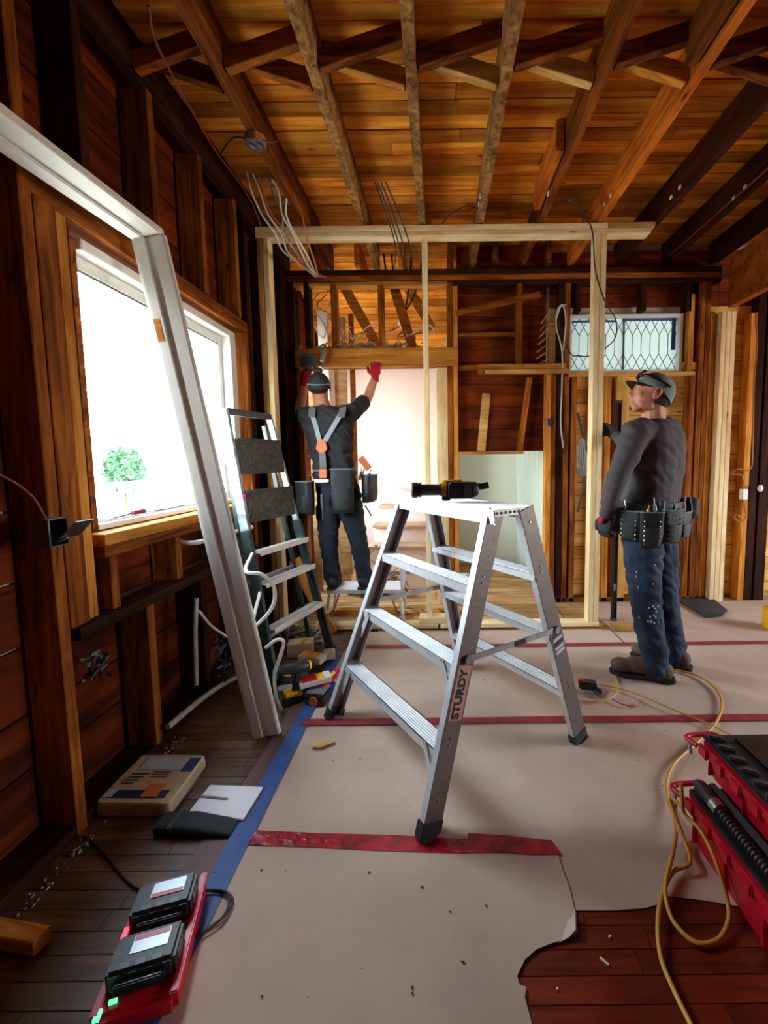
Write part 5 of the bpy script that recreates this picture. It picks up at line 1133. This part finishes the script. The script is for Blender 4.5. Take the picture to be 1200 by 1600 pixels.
# ------------------------------------------------ pile of tools behind the jamb foot
gd = F(470, 1108, 0)
drill((F(466, 1098, 0).x-.02, F(466, 1098, 0).y+.02, .185), (-.75, -.45, .05), (.12, .1, 1), 1.0, 'cordless_drill', 'yellow and black cordless drill standing by the foot of the white jamb', noz=False)
s2_ = thing('tool_battery_pack', F(500, 1100, .03), 'black radio-like tool with round orange knob at the pile edge', 'tool')
c = F(497, 1088, .035); ax = V((.95, -.2, 0)).normalized(); ay = V((.2, .95, 0)).normalized()
MB().obox(c, ax*.055, ay*.05, up*.034).build('pack_body', BLACK, s2_, bevel=.008); MB().cyl(c-ay*.050, c-ay*.057, .024, n=20).build('orange_knob', ORANGE, s2_)
MB().obox(c+up*.036, ax*.05, ay*.04, up*.003).build('grey_top', GREY, s2_, bevel=.002)
def pack(u_1, v_1, z, ang, lx, ly_, lz, m1_, m2_, label, nm='blister_pack', cat='package', tilt=0.):
    c = F(u_1, v_1, z); a = V((cos(ang), sin(ang), tilt)).normalized(); b_ = V((-sin(ang), cos(ang), 0)); n_ = a.cross(b_)
    t = thing(nm, c, label, cat); o_2 = MB().obox(c, a*lx/2, b_*ly_/2, n_*lz/2).build('pack_body', m1_, t, bevel=.003)
    MB().obox(c+n_*(lz/2+.0008)-a*lx*.18, a*lx*.26, b_*ly_*.46, n_*.0006).build('pack_label', m2_, t); MB().obox(c+n_*(lz/2+.0016)+a*lx*.16, a*lx*.12, b_*ly_*.40, n_*.0006).build('pack_sticker', YEL, t); return t
pack(492, 1062, .10, .5, .17, .08, .03, WIREW, REDP, 'white blister pack with red label lying on the tool pile')
pack(488, 1028, .06, -.3, .16, .08, .04, WIREW, ORANGE, 'white and orange package at the far side of the tool pile')
pack(500, 1078, .05, .55, .17, .07, .04, plain('blue plastic', hexc('1c3c9a'), .4), BLACK, 'deep blue plastic case in the middle of the tool pile', 'tool_case', 'case')
pack(515, 1062, .08, 1.05, .16, .035, .03, plain('magenta red plastic', hexc('c01c4c'), .4), REDP, 'slim magenta red case leaning by the left ladder foot', 'tool_case', 'case', .3)
pack(455, 1060, .06, -.4, .16, .09, .07, DGREY, YEL, 'dark tool body with yellow panel under the dark ladder', 'tool_case', 'case')
pack(470, 1012, .05, .2, .16, .10, .09, KRAFT, KRAFT, 'brown cardboard box behind the tool pile', 'cardboard_box', 'box')
pack(515, 1022, .05, .3, .07, .06, .05, WIREW, CYANB, 'small white plastic box at the right of the tool pile', 'small_box', 'box')
pack(452, 1080, .03, .3, .12, .06, .05, GREY, SUSP, 'grey steel tool end at the left of the tool pile', 'tool_case', 'case')

# ================================================================== ELECTRICAL BITS
ob = thing('outlet_box', L(75, 828, -1.26), 'open metal outlet box with hinged bracket on the left studs', 'outlet box')
c = V((-1.235, 1.345, 1.075))
MB().box((c.x-.03, c.y-.055, c.z-.045), (c.x+.03, c.y-.05, c.z+.045)).box((c.x-.03, c.y+.01, c.z-.045), (c.x+.03, c.y+.015, c.z+.045)).box((c.x-.03, c.y-.05, c.z-.045), (c.x+.03, c.y+.01, c.z-.041)).box((c.x-.03, c.y-.05, c.z+.041), (c.x+.03, c.y+.01, c.z+.045)).box((c.x-.034, c.y-.05, c.z-.041), (c.x-.030, c.y+.01, c.z+.041)).build('box_shell', GALV, ob, bevel=.001)
MB().obox(c+V((.072, .0, .008)), V((.026, .0, .026)), V((0, .035, 0)), V((-.0012, 0, .0012))).build('cover_plate', STEEL, ob)
MB().bar(c+V((.028, -.02, -.03)), c+V((.055, -.02, -.018)), .01, .005).build('bracket', GREY, ob)
wire('red_lead', [c+V((-.01, -.02, .045)), c+V((-.01, -.06, .12)), c+V((-.015, -.13, .18)), c+V((-.02, -.25, .24))], .004, WIRER, ob)
jbx = thing('junction_box', (-.905, 2.29, 2.91), 'octagonal metal ceiling box with red leads on the second joist', 'junction box')
c = V((-.915, 2.30, 2.915)); oct_ = [(cos(pi/8+i*pi/4)*.052, sin(pi/8+i*pi/4)*.052) for i in range(8)]; oi_ = [(x*.93, y_*.93) for x, y_ in oct_]
r0_ = [c+V((x, y_, .02)) for x, y_ in oct_]; r1_ = [c+V((x, y_, -.02)) for x, y_ in oct_]; r2_ = [c+V((x, y_, -.02)) for x, y_ in oi_]; r3_ = [c+V((x, y_, .016)) for x, y_ in oi_]
MB().loft([r0_, r1_, r2_, r3_]).build('box_shell', STEEL, jbx)
for s_ in (-1, 1): MB().obox(c+V((.02*s_, .01, -.012)), V((.008, .004, 0)), V((0, .012, 0)), V((0, 0, .008))).build('clamp', GREY, jbx)
wire('red_lead', [c+V((.03, -.02, 0)), c+V((.07, -.01, -.01)), c+V((.10, .03, .02)), c+V((.09, .06, .05))], .0045, WIRER, jbx)
wire('black_lead', [c+V((-.03, 0, .01)), c+V((-.12, .02, .03)), c+V((-.22, .1, .02)), c+V((-.30, .2, .04))], .0045, WIREB, jbx)
wire('red_lead', [c+V((0, -.03, -.01)), c+V((-.02, -.06, -.03)), c+V((-.03, -.04, -.05))], .0035, WIRER, jbx)
# cable bundle at the ceiling, left
r = random.Random(5)
for i in range(7):
    o_ = i*.022; mt = [WIREW, WIREW, COPPER, GREY, WIREW, WIREW, COPPER][i]
    pts = [D(385+i*10, 268+i*3, 2.75), D(392+i*11+r.uniform(-4, 4), 300, 2.80), D(405+i*10+r.uniform(-8, 8), 335, 2.85), D(425+i*8+r.uniform(-8, 8), 365, 2.90), D(442+i*8, 392+i*2, 3.02), D(468+i*5, 412+i*3, 3.3), D(492+i*3, 432, 3.62)]
    cn = ['white', 'white', 'copper brown', 'grey', 'white', 'white', 'copper brown'][i]; tag(wire('ceiling_cable', pts, .0065, mt), cn+' cable in the drooping bundle under the left ceiling joists', 'cable', None if cn == 'grey' else cn+' cables drooping at the upper left')
tag(wire('ceiling_cable', [D(140, 0, 1.6)+V((.2, 0, -.02)), D(250, 80, 1.75), D(330, 225, 2.2), D(370, 280, 2.6), D(395, 320, 2.8), D(408, 355, 2.9)], .005, WIRER), 'single dull red cable running along the first left joist', 'cable')
tag(MB().tube(spline([(1.935, 1.6, 2.955), (1.935, 2.4, 2.955), (1.935, 3.1, 2.955), (1.935, 3.68, 2.955)]), .008, 8).build('red_pipe', WIRER, smooth=True), 'straight red pipe along the dark joist at the upper right', 'pipe')
tag(wire('hanging_cable', [D(884, 312, 2.9), D(905, 322, 2.95), D(925, 360, 3.02), D(930, 420, 3.05), D(945, 470, 3.05), D(962, 500, 3.30), D(960, 530, 3.5), D(930, 554, 3.55), D(905, 556, 3.62), D(890, 550, 3.66), D(872, 500, 3.66), D(874, 478, 3.68)], .0050, WIREB), 'thin black cable looping from the ceiling past the leaded window', 'cable')
tag(wire('hanging_cable', [D(690, 350, 2.9), D(705, 335, 2.9), D(728, 322, 2.95), D(748, 326, 3.0)], .004, WIREB), 'short black cable arc between the middle joists above the frame', 'cable')
for i, (u0_, u1_) in enumerate(((586, 622), (596, 634), (603, 645), (590, 628))):
    tag(wire('hanging_cable', [D(u0_, 285, 2.75), D((u0_+u1_)/2-2, 330, 2.9), D(u1_-4, 385, 3.1), D(u1_-6+i*3, 420, 3.3)], .0048, WIREB), 'black cable in the group hanging above the bare ceiling light', 'cable', 'black cables above the ceiling light')
# bare ceiling fixture behind the header
lf = thing('ceiling_light', D(632, 500, 4.1), 'white pull socket fixture hanging from black cables beyond the header', 'light fixture')
c = D(632, 507, 4.1)
MB().tube([c-up*.035, c-up*.005, c+up*.03, c+up*.04], [.035, .062, .058, .02], 18).build('fixture_body', WIREW, lf, smooth=True)
MB().tube([c+up*.04, c+up*.12], [.022, .014], 10).build('cable_sleeve', BLACK, lf, smooth=True)
for k, (u_1, v_1) in enumerate(((606, 412), (616, 418), (640, 418), (654, 412))): wire('supply_cable', [c+up*.11, D((u_1+632)/2, 470, 4.05), D(u_1, 440, 3.95), D(u_1+(u_1-630)*.3, v_1-20, 3.95)], .0085, WIREB, lf)
for k in range(4): wire('loose_wire', [c+V((.03*(k-1.5), 0, -.01)), D(610-k*16+60*(k > 1), 518+k*3, 4.0), D(580-k*10+110*(k > 1), 508+12*(k % 2), 3.95), D(560-k*14+150*(k > 1), 525, 3.95)], .006, [WIREW, COPPER][k % 2], lf)
# loose loops of cable by the cripples
for i in range(5): tag(wire('loose_cable', [D(488+11*i, 452+4*i, 3.95), D(482+9*i+r.uniform(-6, 6), 478, 3.9), D(490+14*i, 500+r.uniform(-6, 8), 3.9), D(505+10*i, 528-4*i, 3.9), D(514+9*i, 500+6*i, 3.95), D(524+9*i, 530, 3.95)], .005, [WIREW, PVC, COPPER, WIREW, PVC][i]), ['white', 'pale grey', 'copper brown', 'white', 'pale grey'][i]+' cable loop dangling behind the left cripple studs', 'cable', ['white cable loops behind the cripple studs', 'grey cable loops behind the cripple studs', None, 'white cable loops behind the cripple studs', 'grey cable loops behind the cripple studs'][i])
# cable loops on the passage studs
tag(wire('wall_cable', [D(884, 476, 3.66), D(872, 482, 3.66), D(869, 510, 3.66), D(878, 548, 3.66), D(878, 600, 3.67), D(876, 660, 3.67), D(880, 700, 3.67)], .006, WIREW), 'white cable running down the stud left of the leaded window', 'cable')
tag(wire('wall_cable', [D(868, 500, 3.64), D(878, 476, 3.64), D(884, 500, 3.64), D(880, 548, 3.64)], .006, WIREW), 'white cable loop on the stud just left of the leaded window', 'cable')
# hanging work lead with metal plates
hb = thing('hanging_tool_bunch', D(908, 700, 3.62), 'bunch of grey leads and plates hanging beside the right new stud', 'cable bunch')
wire('black_lead', [D(902, 645, 3.62), D(908, 668, 3.62), D(914, 690, 3.62), D(918, 715, 3.62), D(912, 760, 3.62), D(902, 800, 3.63)], .010, WIREB, hb)
for k in range(4): wire('grey_lead', [D(905+k*3, 742, 3.6), D(902+k*4, 715, 3.6), D(906+k*2, 690, 3.6), D(913-k, 688, 3.6), D(913+k*2, 720, 3.6), D(910+k*3, 744, 3.6)], .005, SUSP, hb)
MB().obox(D(910, 737, 3.6), V((.06, 0, 0)), V((0, 0, .022)), V((0, .010, 0))).build('grey_plate', GREY, hb, bevel=.004)
# copper wire and outlet on the far right boards
wl = thing('wall_outlet', D(1162, 772, 3.70), 'white outlet box with looped copper wire on the boards at the far right', 'outlet')
MB().obox(D(1162, 772, 3.665), V((.024, 0, 0)), V((0, 0, .045)), V((0, .022, 0))).build('outlet_body', WFRAME, wl, bevel=.004)
wire('supply_wire', [D(1181, 488, 3.64), D(1183, 540, 3.64), D(1178, 600, 3.64), D(1176, 700, 3.64), D(1172, 733, 3.64), D(1152, 733, 3.64), D(1145, 741, 3.66), D(1158, 742, 3.65), D(1163, 755, 3.65)], .006, COPPER, wl)
wire('tail_wire', [D(1163, 790, 3.65), D(1166, 806, 3.65), D(1158, 815, 3.65), D(1148, 810, 3.66), D(1150, 804, 3.66), D(1160, 810, 3.66)], .005, COPPER, wl)
tag(MB().sph(D(1188, 763, 3.64), (.022, .02, .032)).build('door_knob', WFRAME, smooth=True), 'round white knob on the dark stud at the right edge', 'knob')
yb_ = thing('yellow_canister', D(1203, 970, 3.3), 'yellow canister cut off by the right edge of the view', 'canister'); c = F(1212, 985, 0)
MB().tube([c+up*.013, c+up*.05, c+up*.16, c+up*.19], [.07, .085, .085, .04], 20).build('canister_body', YEL, yb_, smooth=True)
# white nail clips on joists
for i, (u_1, v_1) in enumerate(((590+158, 323), (750, 328), (857, 300), (856, 316), (945, 318), (954, 305), (1062, 295), (1048, 316), (1164, 292), (1146, 310))):
    x_ = [.31, .31, .735, .735, 1.15, 1.15, 1.535, 1.535, 1.945, 1.945][i]; p_ = L(u_1, v_1, x_-.030)
    p_.z = max(p_.z, ZJ+.01); p_.z = min(p_.z, ZC-.03)
    tag(MB().obox(p_, V((.004, 0, 0)), V((0, .012, 0)), V((0, 0, .010))).build('cable_clip', WIREW, bevel=.001), 'small white cable clip nailed to the side of a ceiling joist', 'clip', 'white clips on the ceiling joists')
# pipes on the lower left wall
tag(wire('wall_pipe', [(-1.30, 2.06, .90), (-1.2, 2.07, .895), (-1.15, 2.3, .90), (-1.12, 2.5, .90)], .012, PVC), 'short white horizontal pipe below the window sill behind the jamb', 'pipe')
tag(MB().tube([L(307, 935, -1.235), L(305, 985, -1.235), L(307, 1070, -1.235)], .011, 10).build('wall_pipe', PVC, smooth=True), 'vertical flaking white pipe below the window ledge', 'pipe')
p_ = [L(262, 1136, -1.225), L(300, 1104, -1.22), L(340, 1074, -1.22), L(372, 1058, -1.22)]
tag(wire('wall_pipe', p_, .014, PVC), 'grey pipe running low along the left wall above the floor', 'pipe')
tag(wire('loose_cable', [L(311, 955, -1.22), L(330, 978, -1.21), L(355, 995, -1.20), L(378, 1010, -1.20)], .007, WIREW), 'white cable sloping from the ledge down behind the jamb', 'cable')
tag(wire('loose_cable', [a0.lerp(a1, .50)+V((.02, -.02, 0)), D(384, 892, 2.0), D(410, 898, 2.02), D(428, 918, 2.05), D(427, 945, 2.05), D(410, 968, 2.05), D(395, 975, 2.05), a0.lerp(a1, .36)+V((.02, -.015, 0))], .009, WIREW), 'thick white conduit arc hooked around the black ladder rail', 'cable')
tag(wire('loose_cable', [D(415, 1012, 2.05), D(432, 1000, 2.05), D(443, 1003, 2.05), D(438, 1025, 2.05), D(429, 1055, 2.05), D(432, 1090, 2.03), F(439, 1108, .02)], .009, WIREW), 'lower bent white conduit beside the foot of the white jamb', 'cable')
bx = thing('window_sill_tool', L(218, 806, -1.33), 'dark red handled tool with coiled lead on the window sill', 'tool')
c = V((-1.335, 1.86, 1.075)); MB().tube([c-V((0, .035, 0)), c+V((0, .035, 0))], [.010, .013], 10).build('tool_handle', plain('dark red rubber', hexc('7a1c34'), .5), bx, smooth=True)
wire('coiled_lead', [c-V((0, .035, 0)), c-V((0, .08, .005)), c-V((0, .14, .008)), c-V((-.01, .17, .012))], .003, WIREB, bx)
wire('coiled_lead', [c+V((0, .035, 0)), c+V((0, .10, -.008)), c+V((0, .2, -.01)), c+V((0, .35, -.008))], .003, WIREB, bx)
# torn dark insulation lumps in the lower left bays
for i, (u_1, v_1, r_x) in enumerate(((150, 1040, .05), (345, 1010, .05), (350, 1045, .045))):
    p_ = L(u_1, v_1, -1.30 if i == 0 else -1.22); mb = MB(); r9 = random.Random(i)
    for k in range(40): q_ = p_+V((r9.uniform(-.02, .02), r9.gauss(0, .03), r9.gauss(0, .03))); mb.obox(q_, V((r9.uniform(-.008, .008), r9.uniform(-.018, .018), r9.uniform(-.014, .014))), V((.002, 0, 0)), V((0, .002, .005)))
    tag(mb.build('torn_paper_remains', BLACK if i != 1 else SLATE, kind='stuff'), ['torn black building paper in the bay under the window ledge', 'dark cloth scraps on the wall behind the white jamb', 'black scraps above the low grey pipe'][i], 'debris')
# ================================================================== PLASTIC SHEET IN THE PASSAGE
mb = MB(); n = 46; rows = 10; vs = []
for j in range(rows+1):
    z = .01+(2.02-.01)*j/rows
    for i in range(n+1):
        t = i/n; y_ = 3.98+1.12*t; x_ = .985-.05*t+.018*sin(t*34)*(1-.4*j/rows)+.012*sin(t*71+z*2); vs.append((x_, y_, z))
fs = [(j*(n+1)+i, j*(n+1)+i+1, (j+1)*(n+1)+i+1, (j+1)*(n+1)+i) for j in range(rows) for i in range(n)]
pl = mb.add(vs, fs).build('plastic_curtain', FILM, smooth=True); so = pl.modifiers.new('t', 'SOLIDIFY'); so.thickness = .0012
tag(pl, 'milky plastic sheet hanging on the right side of the passage', 'plastic sheet')
tag(MB().bar((.80, 4.6, 2.0), (.93, 3.86, 2.055), .045, .03).build('black_bar', BLACK, bevel=.003), 'dark bar at the top of the plastic sheet', 'bar')
tag(MB().obox((.958, 3.685, 1.60), V((.012, 0, .002)), V((-.003, 0, .035)), V((0, .002, 0))).build('tape_tab', plain('purple tape', hexc('2c2c80'), .5)), 'small dark blue tape tab on the stud by the plastic sheet', 'tape')
# extra batten stack: diagonal lattice beside passage
lt = thing('wire_lath_panel', D(850, 535, 3.72), 'slanted diagonal lath strips beside the passage top', 'lath panel')
for k in range(7): MB().bar(D(836+k*1.5, 572-k*11, 3.76), D(858, 560-k*12, 3.74), .012, .012).build('lath', W_STUDO, lt)

# ================================================================== OUTSIDE THE WINDOW
gp = tag(MB().box((-30, -20, -.6), (-1.47, 40, -.5)).build('yard_ground', PAVE), kind='structure')
fn_ = thing('picket_fence', (-4.6, 6.0, -.5), 'white picket railing outside the left window', 'fence')
MB().box((-4.63, 4.9, .95), (-4.57, 8.0, 1.02)).build('rail', SIDING, fn_); MB().box((-4.63, 4.9, .30), (-4.57, 8.0, .36)).build('rail', SIDING, fn_)
for k in range(20): MB().box((-4.62, 4.95+k*.16, -.5), (-4.58, 5.02+k*.16, .98)).build('picket', SIDING, fn_)
hs_ = thing('house', (-9, 12, -.5), 'pale neighbouring house with a grey window outside', 'house')
MB().box((-14, 9.6, -.5), (-8.2, 17, 1.9)).build('house_wall', SIDING, hs_)
MB().add([(-14.3, 9.3, 1.9), (-7.9, 9.3, 1.9), (-7.9, 17.3, 1.9), (-14.3, 17.3, 1.9), (-11, 9.3, 3.0), (-11, 17.3, 3.0)], [(0, 1, 4), (1, 2, 5, 4), (2, 3, 5), (3, 0, 4, 5), (0, 3, 2, 1)]).build('roof', plain('pale roof', hexc('c8c4bc'), .9), hs_)
MB().box((-8.2, 10.6, .1), (-8.14, 11.3, 1.3)).build('window', plain('outside pane', hexc('7c98a8'), .3), hs_); MB().box((-12.9, 9.54, .1), (-12.0, 9.6, 1.3)).build('window', MT['outside pane'], hs_)
bs = thing('flowering_bush', (-5.2, 7.0, -.5), 'green bush with pink flowers behind the white railing', 'bush')
MB().tube([(-5.2, 7.0, -.5), (-5.2, 7.0, .8)], .04, 8).build('stem', W_STUD, bs)
r = random.Random(6); mb = MB()
for i in range(700):
    a = V((r.gauss(0, 1), r.gauss(0, 1), r.gauss(0, 1))).normalized()*r.uniform(.6, 1); p = V((-5.2, 7.0, 1.15))+V((a.x*.30, a.y*.32, a.z*.42)); d = V((r.gauss(0, 1), r.gauss(0, 1), r.gauss(0, 1))).normalized()*.05; s_ = d.orthogonal().normalized()*.028
    mb.add([p-d, p+s_, p+d, p-s_], [(0, 1, 2, 3)])
mb.build('foliage', GREEN, bs, kind='stuff')
bb = thing('brick_chimney', (-4.4, 9.6, -.5), 'orange brick wall end seen through the right part of the window', 'brick wall')
MB().box((-5.3, 8.8, -.5), (-4.6, 9.4, 2.25)).build('brick_core', BRICKR, bb)
MB().box((-5.36, 8.74, 2.25), (-4.54, 9.46, 2.33)).build('coping', KRAFT, bb)
wc = tag(MB().box((-1.42, 2.30, 1.10), (-1.415, 2.31, 1.11)).build('x', STEEL), 'x', 'x') if False else None
